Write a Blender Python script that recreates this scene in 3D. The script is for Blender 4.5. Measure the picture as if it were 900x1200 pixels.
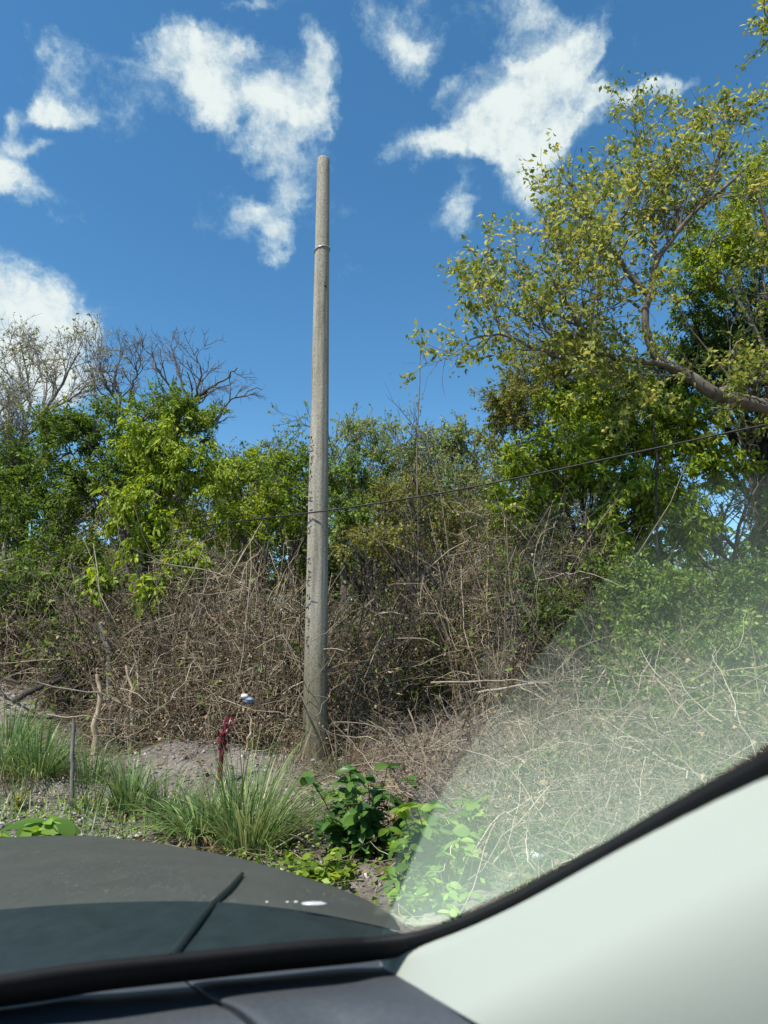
import bpy, math
import numpy as np
from mathutils import Vector, Matrix

R_ = math.radians
scn = bpy.context.scene
C = scn.collection
for o in list(bpy.data.objects):
    bpy.data.objects.remove(o)

# ------------------------------------------------------------------ camera
PITCH = R_(12)
EYE = np.array([0.0, 0.0, 1.5])
FOC = 800.0                                    # focal length in pixels of the 900 x 1200 photograph
cd = bpy.data.cameras.new("camera")
cam = bpy.data.objects.new("camera", cd)
C.objects.link(cam)
cam.location = EYE
cam.rotation_euler = (R_(90) + PITCH, 0, 0)
cd.sensor_fit = 'VERTICAL'
cd.sensor_height = 36
cd.sensor_width = 27
cd.lens = 24
cd.clip_start = 0.02
cd.clip_end = 2000
cd.dof.use_dof = True
cd.dof.focus_distance = 10.0
cd.dof.aperture_fstop = 6.5
scn.camera = cam

# ------------------------------------------------------------------ sky, sun, exposure
SUN_EL, SUN_AZ = R_(58), R_(40)                # azimuth: towards the left, measured from straight behind the camera
to_sun = Vector((-math.cos(SUN_EL) * math.sin(SUN_AZ), -math.cos(SUN_EL) * math.cos(SUN_AZ), math.sin(SUN_EL)))
EXPOSURE = 0.62
scn.view_settings.view_transform = 'Standard'
scn.view_settings.look = 'None'
scn.view_settings.exposure = EXPOSURE
scn.view_settings.gamma = 1
scn.view_settings.use_curve_mapping = False
scn.cycles.use_denoising = True
scn.cycles.max_bounces = 6
scn.cycles.diffuse_bounces = 3
scn.cycles.glossy_bounces = 3
scn.cycles.transmission_bounces = 4
scn.cycles.transparent_max_bounces = 8
scn.cycles.sample_clamp_indirect = 4.0

sl = bpy.data.lights.new("sun", 'SUN')
sl.energy = 4.4
sl.angle = R_(0.53)
sl.color = (1.0, 0.95, 0.86)
so = bpy.data.objects.new("sun", sl)
C.objects.link(so)
so.rotation_euler = to_sun.to_track_quat('Z', 'Y').to_euler()


def pdir(px, py):
    """World direction of a pixel of the 900 x 1200 photograph."""
    p = PITCH
    up = np.array([0, -math.sin(p), math.cos(p)])
    fw = np.array([0, math.cos(p), math.sin(p)])
    return fw + np.array([1.0, 0, 0]) * (px - 450) / FOC - up * (py - 600) / FOC


def at(px, py, Y):
    """World point on a pixel's ray at the world distance y = Y."""
    d = pdir(px, py)
    return EYE + d * (Y / d[1])


def pc(px, py, dep):
    """World point on a pixel's ray at the depth dep along the camera axis."""
    return EYE + pdir(px, py) * dep


world = bpy.data.worlds.new("World")
scn.world = world
world.use_nodes = True
wt = world.node_tree
wt.nodes.clear()


def wn(t, **k):
    n = wt.nodes.new(t)
    for a, b in k.items():
        setattr(n, a, b)
    return n


def wl(a, b):
    wt.links.new(a, b)


def wmath(op, a, b=None, c=None):
    n = wn('ShaderNodeMath', operation=op)
    for i, v in enumerate((a, b, c)):
        if v is None:
            continue
        if isinstance(v, (int, float)):
            n.inputs[i].default_value = v
        else:
            wl(v, n.inputs[i])
    return n.outputs[0]


sky = wn('ShaderNodeTexSky', sky_type='NISHITA')
sky.sun_disc = False
sky.sun_elevation = SUN_EL
sky.sun_rotation = math.pi + SUN_AZ
sky.altitude = 0
sky.air_density = 1.0
sky.dust_density = 0.25
sky.ozone_density = 2.6
hsv = wn('ShaderNodeHueSaturation')
hsv.inputs['Hue'].default_value = 0.491
hsv.inputs['Saturation'].default_value = 1.24
hsv.inputs['Value'].default_value = 1.12
wl(sky.outputs[0], hsv.inputs['Color'])
tc = wn('ShaderNodeTexCoord')
dirn = tc.outputs['Generated']


def wnoise(vec, scale, detail, rough, lac=2.0, dist=0.0):
    n = wn('ShaderNodeTexNoise')
    n.inputs['Scale'].default_value = scale
    n.inputs['Detail'].default_value = detail
    n.inputs['Roughness'].default_value = rough
    n.inputs['Lacunarity'].default_value = lac
    n.inputs['Distortion'].default_value = dist
    wl(vec, n.inputs['Vector'])
    return n


# the direction is warped by noise so that the clouds fray
wn1 = wnoise(dirn, 7.0, 6.0, 0.6)
sub = wn('ShaderNodeVectorMath', operation='SUBTRACT')
wl(wn1.outputs['Color'], sub.inputs[0])
sub.inputs[1].default_value = (0.5, 0.5, 0.5)
scl = wn('ShaderNodeVectorMath', operation='SCALE')
wl(sub.outputs[0], scl.inputs[0])
scl.inputs['Scale'].default_value = 0.19
add = wn('ShaderNodeVectorMath', operation='ADD')
wl(dirn, add.inputs[0])
wl(scl.outputs[0], add.inputs[1])
warped = add.outputs[0]

CLOUDS = [  # px, py, half width, half height, tilt, weight
    (82, 82, 50, 48, 0, 1.3), (62, 104, 40, 22, 20, .9), (140, 72, 34, 14, 25, .62),
    (235, 92, 60, 46, 10, 1.15), (290, 140, 56, 50, 30, 1.05), (335, 185, 40, 40, 10, .9), (362, 62, 36, 38, -10, .95),
    (352, 125, 40, 48, 0, .95), (172, 140, 46, 32, 0, .85), (330, 205, 28, 20, 0, .3), (380, 160, 22, 40, 0, .85), (265, 62, 36, 26, 0, .7),
    (312, 256, 78, 38, -8, 1.25), (322, 290, 22, 20, 0, .65), (338, 232, 18, 16, 0, .35),
    (465, 14, 56, 46, 25, 1.1), (495, 48, 30, 26, 20, .8), (595, 10, 62, 36, -12, 1.0), (330, 2, 50, 16, 0, .85), (285, 5, 22, 12, 0, .6),
    (645, 92, 66, 56, 0, 1.1), (598, 148, 72, 48, -10, .95), (700, 112, 84, 40, -6, 1.0), (500, 172, 56, 22, 8, 1.0),
    (548, 165, 48, 24, 0, .8), (632, 192, 56, 48, 20, .85), (765, 98, 56, 13, -14, .9), (590, 205, 28, 34, 0, .65), (668, 52, 30, 30, 30, .7),
    (525, 272, 46, 40, 15, 1.0), (528, 238, 22, 36, 0, .75), (700, 22, 20, 46, 15, .75), (745, 30, 18, 30, 10, .6),
    (527, 105, 22, 15, 0, .75), (455, 190, 16, 14, 0, .55),
    (35, 228, 76, 28, 20, 1.1), (-5, 190, 40, 32, 0, .9), (4, 126, 20, 22, 0, .85), (44, 160, 36, 13, 10, .75),
    (10, 352, 78, 48, 18, 1.15), (84, 362, 54, 40, 15, 1.0), (100, 385, 30, 24, 0, .7), (20, 425, 90, 44, 5, 1.25), (75, 445, 74, 38, 0, 1.15),
    (424, 318, 24, 18, 0, .72), (-60, 300, 60, 60, 0, 1.0), (-90, 430, 90, 60, 0, 1.2), (820, -60, 90, 40, 0, .8),
]
total = None
for (px, py, rx, ry, tilt, wgt) in CLOUDS:
    c = pdir(px, py)
    dist = np.linalg.norm(c)
    c = c / dist
    e1 = pdir(px + 1, py) - pdir(px, py)
    e2 = pdir(px, py - 1) - pdir(px, py)
    t = R_(tilt)
    u = e1 * math.cos(t) - e2 * math.sin(t)
    u = u - c * (u @ c)
    u /= np.linalg.norm(u)
    v = np.cross(c, u)
    m = Matrix((u, v, c)).transposed()
    mp = wn('ShaderNodeMapping', vector_type='TEXTURE')
    mp.inputs['Location'].default_value = c
    mp.inputs['Rotation'].default_value = m.to_euler('XYZ')
    mp.inputs['Scale'].default_value = (rx / FOC / dist * 1.12, ry / FOC / dist * 1.12, 0.5)
    wl(warped, mp.inputs['Vector'])
    ln = wn('ShaderNodeVectorMath', operation='LENGTH')
    wl(mp.outputs[0], ln.inputs[0])
    mr = wn('ShaderNodeMapRange', interpolation_type='SMOOTHSTEP')
    mr.inputs['From Min'].default_value = 0.0
    mr.inputs['From Max'].default_value = 1.5
    mr.inputs['To Min'].default_value = wgt
    mr.inputs['To Max'].default_value = 0.0
    wl(ln.outputs['Value'], mr.inputs['Value'])
    total = mr.outputs[0] if total is None else wmath('ADD', total, mr.outputs[0])
total = wmath('MINIMUM', total, 1.5)
f1 = wnoise(warped, 11.0, 9.0, 0.62)
f2 = wnoise(dirn, 34.0, 8.0, 0.65)
dens = wmath('ADD', total, wmath('MULTIPLY', wmath('SUBTRACT', f1.outputs['Fac'], 0.52), 2.4))
dens = wmath('ADD', dens, wmath('MULTIPLY', wmath('SUBTRACT', f2.outputs['Fac'], 0.5), 1.25))
mk = wn('ShaderNodeMapRange', interpolation_type='SMOOTHSTEP')
mk.inputs['From Min'].default_value = 0.40
mk.inputs['From Max'].default_value = 1.75
wl(dens, mk.inputs['Value'])
gate = wn('ShaderNodeMapRange', interpolation_type='SMOOTHSTEP')
gate.inputs['From Min'].default_value = 0.02
gate.inputs['From Max'].default_value = 0.35
wl(total, gate.inputs['Value'])
mask = wmath('MULTIPLY', wmath('MULTIPLY', mk.outputs[0], gate.outputs[0]), 0.97)
cr = wn('ShaderNodeMix', data_type='RGBA')
cr.inputs['A'].default_value = (3.2, 4.6, 5.2, 1)
cr.inputs['B'].default_value = (5.5, 6.0, 5.85, 1)
mr2 = wn('ShaderNodeMapRange', interpolation_type='SMOOTHSTEP')
mr2.inputs['From Min'].default_value = 0.5
mr2.inputs['From Max'].default_value = 1.7
wl(dens, mr2.inputs['Value'])
wl(mr2.outputs[0], cr.inputs['Factor'])
mix = wn('ShaderNodeMix', data_type='RGBA')
wl(mask, mix.inputs['Factor'])
wl(hsv.outputs[0], mix.inputs['A'])
wl(cr.outputs['Result'], mix.inputs['B'])
bg = wn('ShaderNodeBackground')
bg.inputs['Strength'].default_value = 0.1
wl(mix.outputs['Result'], bg.inputs['Color'])
wo = wn('ShaderNodeOutputWorld')
wl(bg.outputs[0], wo.inputs['Surface'])


# ------------------------------------------------------------------ materials
def new_mat(name):
    m = bpy.data.materials.new(name)
    m.use_nodes = True
    nt = m.node_tree
    nt.nodes.clear()
    out = nt.nodes.new('ShaderNodeOutputMaterial')
    return m, nt, out


def ramp(nt, cols, src, interp='LINEAR'):
    r = nt.nodes.new('ShaderNodeValToRGB')
    r.color_ramp.interpolation = interp
    el = r.color_ramp.elements
    while len(el) < len(cols):
        el.new(0.5)
    for i, c in enumerate(cols):
        if len(c) == 4:
            el[i].position = c[3]
        else:
            el[i].position = i / max(1, len(cols) - 1)
        el[i].color = (c[0], c[1], c[2], 1)
    nt.links.new(src, r.inputs[0])
    return r.outputs[0]


def noise(nt, scale, detail=4, rough=0.55, vec=None, mapping=None):
    n = nt.nodes.new('ShaderNodeTexNoise')
    n.inputs['Scale'].default_value = scale
    n.inputs['Detail'].default_value = detail
    n.inputs['Roughness'].default_value = rough
    if vec is None:
        t = nt.nodes.new('ShaderNodeTexCoord')
        vec = t.outputs['Object']
    if mapping:
        mp = nt.nodes.new('ShaderNodeMapping')
        mp.inputs['Scale'].default_value = mapping
        nt.links.new(vec, mp.inputs[0])
        vec = mp.outputs[0]
    nt.links.new(vec, n.inputs['Vector'])
    return n


def leaf_mat(name, cols, transl=0.35, gain=1.35, rough=0.5, spec=0.25):
    """Leaves: every leaf draws its own colour from the ramp; thin, so some light passes through."""
    m, nt, out = new_mat(name)
    cols = [tuple(v * gain for v in c) for c in cols]
    g = nt.nodes.new('ShaderNodeNewGeometry')
    oi = nt.nodes.new('ShaderNodeObjectInfo')
    nz = noise(nt, 0.9, 2)
    a = nt.nodes.new('ShaderNodeMath')
    a.operation = 'MULTIPLY_ADD'
    nt.links.new(nz.outputs['Fac'], a.inputs[0])
    a.inputs[1].default_value = 0.9
    a.inputs[2].default_value = -0.45
    b = nt.nodes.new('ShaderNodeMath')
    b.operation = 'ADD'
    nt.links.new(g.outputs['Random Per Island'], b.inputs[0])
    nt.links.new(a.outputs[0], b.inputs[1])
    b2 = nt.nodes.new('ShaderNodeMath')
    b2.operation = 'MULTIPLY_ADD'
    nt.links.new(oi.outputs['Random'], b2.inputs[0])
    b2.inputs[1].default_value = 0.24
    b2.inputs[2].default_value = -0.12
    b3 = nt.nodes.new('ShaderNodeMath')
    b3.operation = 'ADD'
    b3.use_clamp = True
    nt.links.new(b.outputs[0], b3.inputs[0])
    nt.links.new(b2.outputs[0], b3.inputs[1])
    col = ramp(nt, cols, b3.outputs[0])
    p = nt.nodes.new('ShaderNodeBsdfPrincipled')
    p.inputs['Roughness'].default_value = rough
    p.inputs['Specular IOR Level'].default_value = spec
    nt.links.new(col, p.inputs['Base Color'])
    tr = nt.nodes.new('ShaderNodeBsdfTranslucent')
    hs = nt.nodes.new('ShaderNodeHueSaturation')
    hs.inputs['Hue'].default_value = 0.485
    hs.inputs['Saturation'].default_value = 1.1
    hs.inputs['Value'].default_value = 1.7
    nt.links.new(col, hs.inputs['Color'])
    nt.links.new(hs.outputs[0], tr.inputs['Color'])
    mx = nt.nodes.new('ShaderNodeMixShader')
    mx.inputs[0].default_value = transl
    nt.links.new(p.outputs[0], mx.inputs[1])
    nt.links.new(tr.outputs[0], mx.inputs[2])
    nt.links.new(mx.outputs[0], out.inputs['Surface'])
    return m


def bark_mat(name, cols, scale=9.0, rough=0.9, island=0.0, bump=0.3):
    m, nt, out = new_mat(name)
    nz = noise(nt, scale, 6, 0.65, mapping=(1, 1, 0.35))
    src = nz.outputs['Fac']
    if island:
        g = nt.nodes.new('ShaderNodeNewGeometry')
        a = nt.nodes.new('ShaderNodeMapRange')
        a.inputs['From Min'].default_value = 0
        a.inputs['From Max'].default_value = 1
        a.inputs['To Min'].default_value = -island
        a.inputs['To Max'].default_value = island
        nt.links.new(g.outputs['Random Per Island'], a.inputs['Value'])
        b = nt.nodes.new('ShaderNodeMath')
        b.operation = 'ADD'
        b.use_clamp = True
        nt.links.new(src, b.inputs[0])
        nt.links.new(a.outputs[0], b.inputs[1])
        src = b.outputs[0]
    col = ramp(nt, cols, src)
    p = nt.nodes.new('ShaderNodeBsdfPrincipled')
    p.inputs['Roughness'].default_value = rough
    p.inputs['Specular IOR Level'].default_value = 0.2
    nt.links.new(col, p.inputs['Base Color'])
    if bump:
        bp = nt.nodes.new('ShaderNodeBump')
        bp.inputs['Strength'].default_value = bump
        bp.inputs['Distance'].default_value = 0.02
        nt.links.new(nz.outputs['Fac'], bp.inputs['Height'])
        nt.links.new(bp.outputs[0], p.inputs['Normal'])
    nt.links.new(p.outputs[0], out.inputs['Surface'])
    return m


def plain_mat(name, col, rough=0.5, spec=0.5, var=0.0, scale=30.0, metal=0.0, bump=0.0):
    m, nt, out = new_mat(name)
    p = nt.nodes.new('ShaderNodeBsdfPrincipled')
    p.inputs['Roughness'].default_value = rough
    p.inputs['Specular IOR Level'].default_value = spec
    p.inputs['Metallic'].default_value = metal
    nz = noise(nt, scale, 5, 0.6)
    lo = tuple(c * (1 - var) for c in col) + (0.3,)
    hi = tuple(min(1, c * (1 + var)) for c in col) + (0.7,)
    nt.links.new(ramp(nt, [lo, hi], nz.outputs['Fac']), p.inputs['Base Color'])
    if bump:
        bp = nt.nodes.new('ShaderNodeBump')
        bp.inputs['Strength'].default_value = bump
        bp.inputs['Distance'].default_value = 0.002
        nt.links.new(nz.outputs['Fac'], bp.inputs['Height'])
        nt.links.new(bp.outputs[0], p.inputs['Normal'])
    nt.links.new(p.outputs[0], out.inputs['Surface'])
    return m


M = {}
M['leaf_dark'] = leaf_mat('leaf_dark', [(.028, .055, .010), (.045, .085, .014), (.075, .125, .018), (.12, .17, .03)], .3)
M['leaf_mid'] = leaf_mat('leaf_mid', [(.045, .085, .014), (.075, .13, .018), (.11, .17, .022), (.16, .22, .035)], .35)
M['leaf_bright'] = leaf_mat('leaf_bright', [(.06, .10, .014), (.12, .185, .02), (.20, .27, .025), (.30, .35, .05)], .42, 1.3)
M['leaf_olive'] = leaf_mat('leaf_olive', [(.055, .07, .016), (.10, .12, .022), (.15, .165, .03), (.24, .21, .05)], .35)
M['leaf_yellow'] = leaf_mat('leaf_yellow', [(.065, .095, .02), (.12, .15, .028), (.19, .205, .04), (.33, .30, .09)], .42, 1.5)
M['leaf_fresh'] = leaf_mat('leaf_fresh', [(.05, .10, .016), (.08, .15, .02), (.13, .22, .03), (.19, .29, .05)], .35)
M['leaf_shrub'] = leaf_mat('leaf_shrub', [(.03, .065, .014), (.06, .11, .02), (.11, .175, .03), (.22, .28, .06)], .35, 1.2)
M['leaf_pale'] = leaf_mat('leaf_pale', [(.085, .12, .035), (.13, .175, .05), (.18, .23, .065), (.26, .28, .10)], .38, 1.3)
M['leaf_grey'] = leaf_mat('leaf_grey', [(.06, .075, .03), (.10, .12, .045), (.14, .15, .06), (.20, .18, .08)], .3)
M['leaf_dry'] = leaf_mat('leaf_dry', [(.04, .027, .016), (.085, .06, .034), (.15, .11, .062), (.26, .20, .115)], .2)
M['leaf_broad'] = leaf_mat('leaf_broad', [(.025, .07, .016), (.04, .10, .02), (.065, .14, .025), (.10, .20, .03)], .25, 1.0, rough=.4, spec=.4)
M['blade'] = leaf_mat('blade', [(.035, .075, .022), (.07, .13, .035), (.12, .19, .05), (.26, .28, .12)], .25, 1.3, rough=.4, spec=.4)
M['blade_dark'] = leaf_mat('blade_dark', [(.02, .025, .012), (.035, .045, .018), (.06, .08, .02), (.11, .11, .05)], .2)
M['flower'] = leaf_mat('flower', [(.22, .22, .03), (.36, .32, .04)], .3, 1.0)
M['bark'] = bark_mat('bark', [(.06, .05, .042, .3), (.15, .13, .11, .55), (.25, .22, .19, .75)], 7)
M['bark_pale'] = bark_mat('bark_pale', [(.11, .10, .09, .3), (.24, .22, .20, .5), (.40, .38, .35, .7)], 6)
M['bark_dark'] = bark_mat('bark_dark', [(.025, .02, .018, .3), (.055, .045, .04, .55), (.10, .085, .07, .75)], 8)
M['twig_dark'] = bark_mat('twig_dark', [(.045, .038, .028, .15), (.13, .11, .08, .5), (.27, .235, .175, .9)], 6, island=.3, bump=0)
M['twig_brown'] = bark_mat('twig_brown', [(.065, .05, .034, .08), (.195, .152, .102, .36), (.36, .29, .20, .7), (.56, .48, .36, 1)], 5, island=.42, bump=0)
M['twig_pale'] = bark_mat('twig_pale', [(.09, .07, .05, .1), (.20, .16, .115, .42), (.34, .28, .21, .72), (.48, .42, .33, 1)], 5, island=.42, bump=0)
M['wood_stake'] = bark_mat('wood_stake', [(.10, .09, .08, .3), (.20, .185, .165, .55), (.30, .28, .25, .75)], 14)
M['wood_bare'] = bark_mat('wood_bare', [(.20, .14, .085, .3), (.40, .31, .21, .5), (.52, .44, .33, .7)], 12)


# ------------------------------------------------------------------ mesh helpers
def mesh_from(name, geos, smooth=False):
    """One mesh out of a list of (verts, quads) arrays; a material index per entry may follow."""
    vs, fs, ms, n = [], [], [], 0
    for g in geos:
        v, f = g[0].reshape(-1, 3), g[1].reshape(-1, 4)
        vs.append(v)
        fs.append(f + n)
        ms.append(np.full(len(f), g[2] if len(g) > 2 else 0, dtype=np.int32))
        n += len(v)
    v = np.concatenate(vs).astype(np.float32)
    f = np.concatenate(fs).astype(np.int32)
    me = bpy.data.meshes.new(name)
    me.vertices.add(len(v))
    me.vertices.foreach_set('co', v.ravel())
    me.loops.add(f.size)
    me.loops.foreach_set('vertex_index', f.ravel())
    me.polygons.add(len(f))
    me.polygons.foreach_set('loop_start', np.arange(0, f.size, 4, dtype=np.int32))
    me.polygons.foreach_set('loop_total', np.full(len(f), 4, dtype=np.int32))
    me.polygons.foreach_set('material_index', np.concatenate(ms))
    if smooth:
        me.polygons.foreach_set('use_smooth', np.ones(len(f), dtype=bool))
    me.update()
    me.validate()
    return me


def obj(name, geos, mat, parent=None, smooth=False, loc=None):
    me = mesh_from(name, geos, smooth)
    for mm in (mat if isinstance(mat, (list, tuple)) else [mat]):
        me.materials.append(mm)
    o = bpy.data.objects.new(name, me)
    C.objects.link(o)
    if parent is not None:
        o.parent = parent
    if loc is not None:
        o.location = loc
    return o


def tag(o, label=None, cat=None, group=None, kind=None):
    for k, v in (('label', label), ('category', cat), ('group', group), ('kind', kind)):
        if v:
            o[k] = v
    return o


def thing(name, label, cat, loc=(0, 0, 0), group=None):
    o = bpy.data.objects.new(name, None)
    C.objects.link(o)
    o.location = loc
    o.empty_display_size = 0.1
    return tag(o, label, cat, group)


def dup(root, loc, rotz, scale, label, group=None):
    r = root.copy()
    C.objects.link(r)
    r.location = loc
    r.rotation_euler = (0, 0, rotz)
    r.scale = (scale, scale, scale) if np.isscalar(scale) else scale
    r['label'] = label
    if group:
        r['group'] = group
    for ch in list(root.children):
        c = ch.copy()
        C.objects.link(c)
        c.parent = r
    return r


def nrm(a):
    return a / np.maximum(np.linalg.norm(a, axis=-1, keepdims=True), 1e-9)


def tubes(P, Rr, S=4):
    """Tubes along N polylines of K points each."""
    N, K, _ = P.shape
    T = np.gradient(P, axis=1)
    T = nrm(T)
    mt = nrm(T.mean(axis=1))
    ref = np.zeros((N, 3))
    ref[np.arange(N), np.argmin(np.abs(mt), axis=1)] = 1
    n = nrm(np.cross(T, ref[:, None, :]))
    b = np.cross(T, n)
    an = np.arange(S) * 2 * math.pi / S
    V = P[:, :, None, :] + Rr[:, :, None, None] * (np.cos(an)[None, None, :, None] * n[:, :, None, :] + np.sin(an)[None, None, :, None] * b[:, :, None, :])
    base = (np.arange(N) * K * S)[:, None, None]
    k = np.arange(K - 1)[None, :, None] * S
    s = np.arange(S)[None, None, :]
    s2 = (s + 1) % S
    F = np.stack([base + k + s, base + k + s2, base + k + S + s2, base + k + S + s], axis=-1)
    return V.reshape(-1, 3), F.reshape(-1, 4)


def leaves(Cn, D, Nn, L, W, fold=0.15):
    """One folded rhombic quad per leaf."""
    D = nrm(D)
    S = nrm(np.cross(D, Nn))
    Nn = np.cross(S, D)
    L = L[:, None]
    W = W[:, None]
    mid = Cn + D * L * 0.45
    V = np.stack([Cn, mid + S * W * .5 + Nn * W * fold, Cn + D * L - Nn * L * .12, mid - S * W * .5 + Nn * W * fold], axis=1)
    F = np.arange(len(Cn) * 4).reshape(-1, 4)
    return V.reshape(-1, 3), F


def broad_leaves(Cn, D, Nn, L, W, K=5, curl=0.25, fold=0.25):
    """Leaves of 2 x (K-1) quads with a rounded outline, a folded midrib and a drooping tip."""
    D = nrm(D)
    S = nrm(np.cross(D, Nn))
    Nn = np.cross(S, D)
    N = len(Cn)
    t = np.linspace(0, 1, K)
    w = np.sin(np.pi * np.clip(t * .93 + .05, 0, 1)) ** .7
    w[-1] = 0.06
    rows = []
    for k in range(K):
        c = Cn + D * (L * t[k])[:, None] - Nn * (L * curl * t[k] ** 2)[:, None]
        e = (W * .5 * w[k])[:, None]
        up = Nn * (W * fold * w[k])[:, None]
        rows.append(np.stack([c - S * e + up, c, c + S * e + up], axis=1))
    V = np.stack(rows, axis=1)
    F = []
    for k in range(K - 1):
        for j in range(2):
            F.append([k * 3 + j, k * 3 + j + 1, (k + 1) * 3 + j + 1, (k + 1) * 3 + j])
    F = (np.arange(N) * K * 3)[:, None, None] + np.array(F)[None]
    return V.reshape(-1, 3), F.reshape(-1, 4)


def blades(S0, D, L, W, K=7, droop=0.9, rng=None):
    """Grass blades: narrow folded strips that arch over."""
    N = len(S0)
    D = nrm(D)
    side = nrm(np.cross(D, np.array([0, 0, 1.0])) + 1e-4)
    P = [S0]
    d = D.copy()
    dr = (droop * (0.4 + rng.random(N)))[:, None]
    for k in range(K - 1):
        d = nrm(d + np.array([0, 0, -1.0]) * dr * (k + 1) / K ** 1.4)
        P.append(P[-1] + d * (L / (K - 1))[:, None])
    P = np.stack(P, 1)
    t = np.linspace(0, 1, K)
    w = (0.75 + .5 * t) * (1 - t ** 2.2) + .03
    e = side[:, None, :] * (W[:, None] * .5 * w[None])[:, :, None]
    up = np.array([0, 0, 1.0]) * (W[:, None] * .22 * w[None])[:, :, None]
    V = np.stack([P - e + up, P, P + e + up], axis=2)
    F = []
    for k in range(K - 1):
        for j in range(2):
            F.append([k * 3 + j, k * 3 + j + 1, (k + 1) * 3 + j + 1, (k + 1) * 3 + j])
    F = (np.arange(N) * K * 3)[:, None, None] + np.array(F)[None]
    return V.reshape(-1, 3), F.reshape(-1, 4)


def rand_dir(rng, n):
    return nrm(rng.normal(size=(n, 3)))


def grow(rng, S0, D, L, Rad, K=6, wander=0.25, trop=(0, 0, 0), taper=0.45):
    """N wandering paths at once: points (N,K,3) and radii (N,K)."""
    P = [S0]
    d = nrm(D)
    tr = np.asarray(trop, float)
    for k in range(K - 1):
        d = nrm(d + rng.normal(size=d.shape) * wander + tr)
        P.append(P[-1] + d * (L / (K - 1))[:, None])
    t = np.linspace(0, 1, K)
    return np.stack(P, 1), Rad[:, None] * (1 - (1 - taper) * t[None])


def spawn(rng, P, Rr, M_, tmin=0.3, tmax=1.0, ang=(35, 70)):
    """M_ side shoots per path: their start, direction, radius and where along the parent they leave."""
    N, K, _ = P.shape
    i = np.repeat(np.arange(N), M_)
    t = tmin + (tmax - tmin) * rng.random(len(i))
    f = t * (K - 1)
    k = np.minimum(f.astype(int), K - 2)
    w = (f - k)[:, None]
    S0 = P[i, k] * (1 - w) + P[i, k + 1] * w
    T = nrm(P[i, k + 1] - P[i, k])
    rad = Rr[i, k] * (1 - w[:, 0]) + Rr[i, k + 1] * w[:, 0]
    q = nrm(np.cross(T, rand_dir(rng, len(i))))
    a = np.radians(ang[0] + (ang[1] - ang[0]) * rng.random(len(i)))[:, None]
    return S0, T * np.cos(a) + q * np.sin(a), rad, t


def smooth_path(pts, K):
    """Catmull-Rom through the given points, resampled to K points; columns after the third ride along."""
    pts = np.asarray(pts, float)
    n = len(pts)
    ext = np.concatenate([pts[:1] * 2 - pts[1:2], pts, pts[-1:] * 2 - pts[-2:-1]])
    u = np.linspace(0, n - 1, K)
    k = np.minimum(u.astype(int), n - 2)
    t = (u - k)[:, None]
    p0, p1, p2, p3 = ext[k], ext[k + 1], ext[k + 2], ext[k + 3]
    return .5 * (2 * p1 + (p2 - p0) * t + (2 * p0 - 5 * p1 + 4 * p2 - p3) * t ** 2 + (3 * p1 - p0 - 3 * p2 + p3) * t ** 3)


def leaf_frame(rng, T, n_up=0.8, droop=0.3, spread=0.9):
    """Leaf directions and normals for leaves that grow from twigs of direction T."""
    n = len(T)
    D = nrm(T + rand_dir(rng, n) * spread + np.array([0, 0, -droop]))
    Nn = nrm(rand_dir(rng, n) + np.array([0, 0, n_up]))
    return D, Nn


def along(rng, P, n):
    """n points per path, with tangents."""
    return spawn(rng, P, np.ones(P.shape[:2]), n, 0.15, 1.0, (0, 0))[:2]


# ------------------------------------------------------------------ ground
def sstep(a, b, x):
    t = np.clip((x - a) / (b - a), 0, 1)
    return t * t * (3 - 2 * t)


def gz(x, y):
    x = np.asarray(x, float)
    y = np.asarray(y, float)
    z = 0.18 * sstep(7.3, 9.2, y) + 0.75 * sstep(9.6, 14.0, y)
    z = z + 0.22 * np.exp(-((x + 2.5) / 1.1) ** 2 - ((y - 9.4) / .6) ** 2)          # earth thrown up beside the red stake
    z = z + 0.55 * np.exp(-((x + 7.2) / 2.4) ** 2 - ((y - 12.0) / 1.6) ** 2)         # pale bank
    z = z + 0.35 * sstep(0.8, 3.0, x) * sstep(3.0, 6.0, y) * (1 - sstep(30, 60, y))
    near = np.exp(-((y - 8) / 9) ** 2)
    z = z + near * (0.035 * np.sin(2.1 * x + 1.3 * y) + 0.03 * np.sin(3.7 * x - 2.9 * y + 1) + 0.02 * np.sin(7.3 * x + 5.1 * y) + 0.012 * np.sin(13 * x - 11 * y))
    return z


def axis(lo, hi, step, far):
    core = np.arange(lo, hi + 1e-6, step)
    out = [far * s for s in (-1, -.5, -.25, -.12)]
    out2 = [far * s for s in (.12, .25, .5, 1)]
    return np.array([v for v in out if v < lo - 1] + list(core) + [v for v in out2 if v > hi + 1])


gx = axis(-14, 14, 0.14, 600)
gy = axis(3, 20, 0.14, 600)
GX, GY = np.meshgrid(gx, gy)
V = np.stack([GX, GY, gz(GX, GY)], -1)
nx, ny = len(gx), len(gy)
ii = np.arange(nx - 1)[None] + (np.arange(ny - 1) * nx)[:, None]
F = np.stack([ii, ii + 1, ii + nx + 1, ii + nx], -1)

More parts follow.
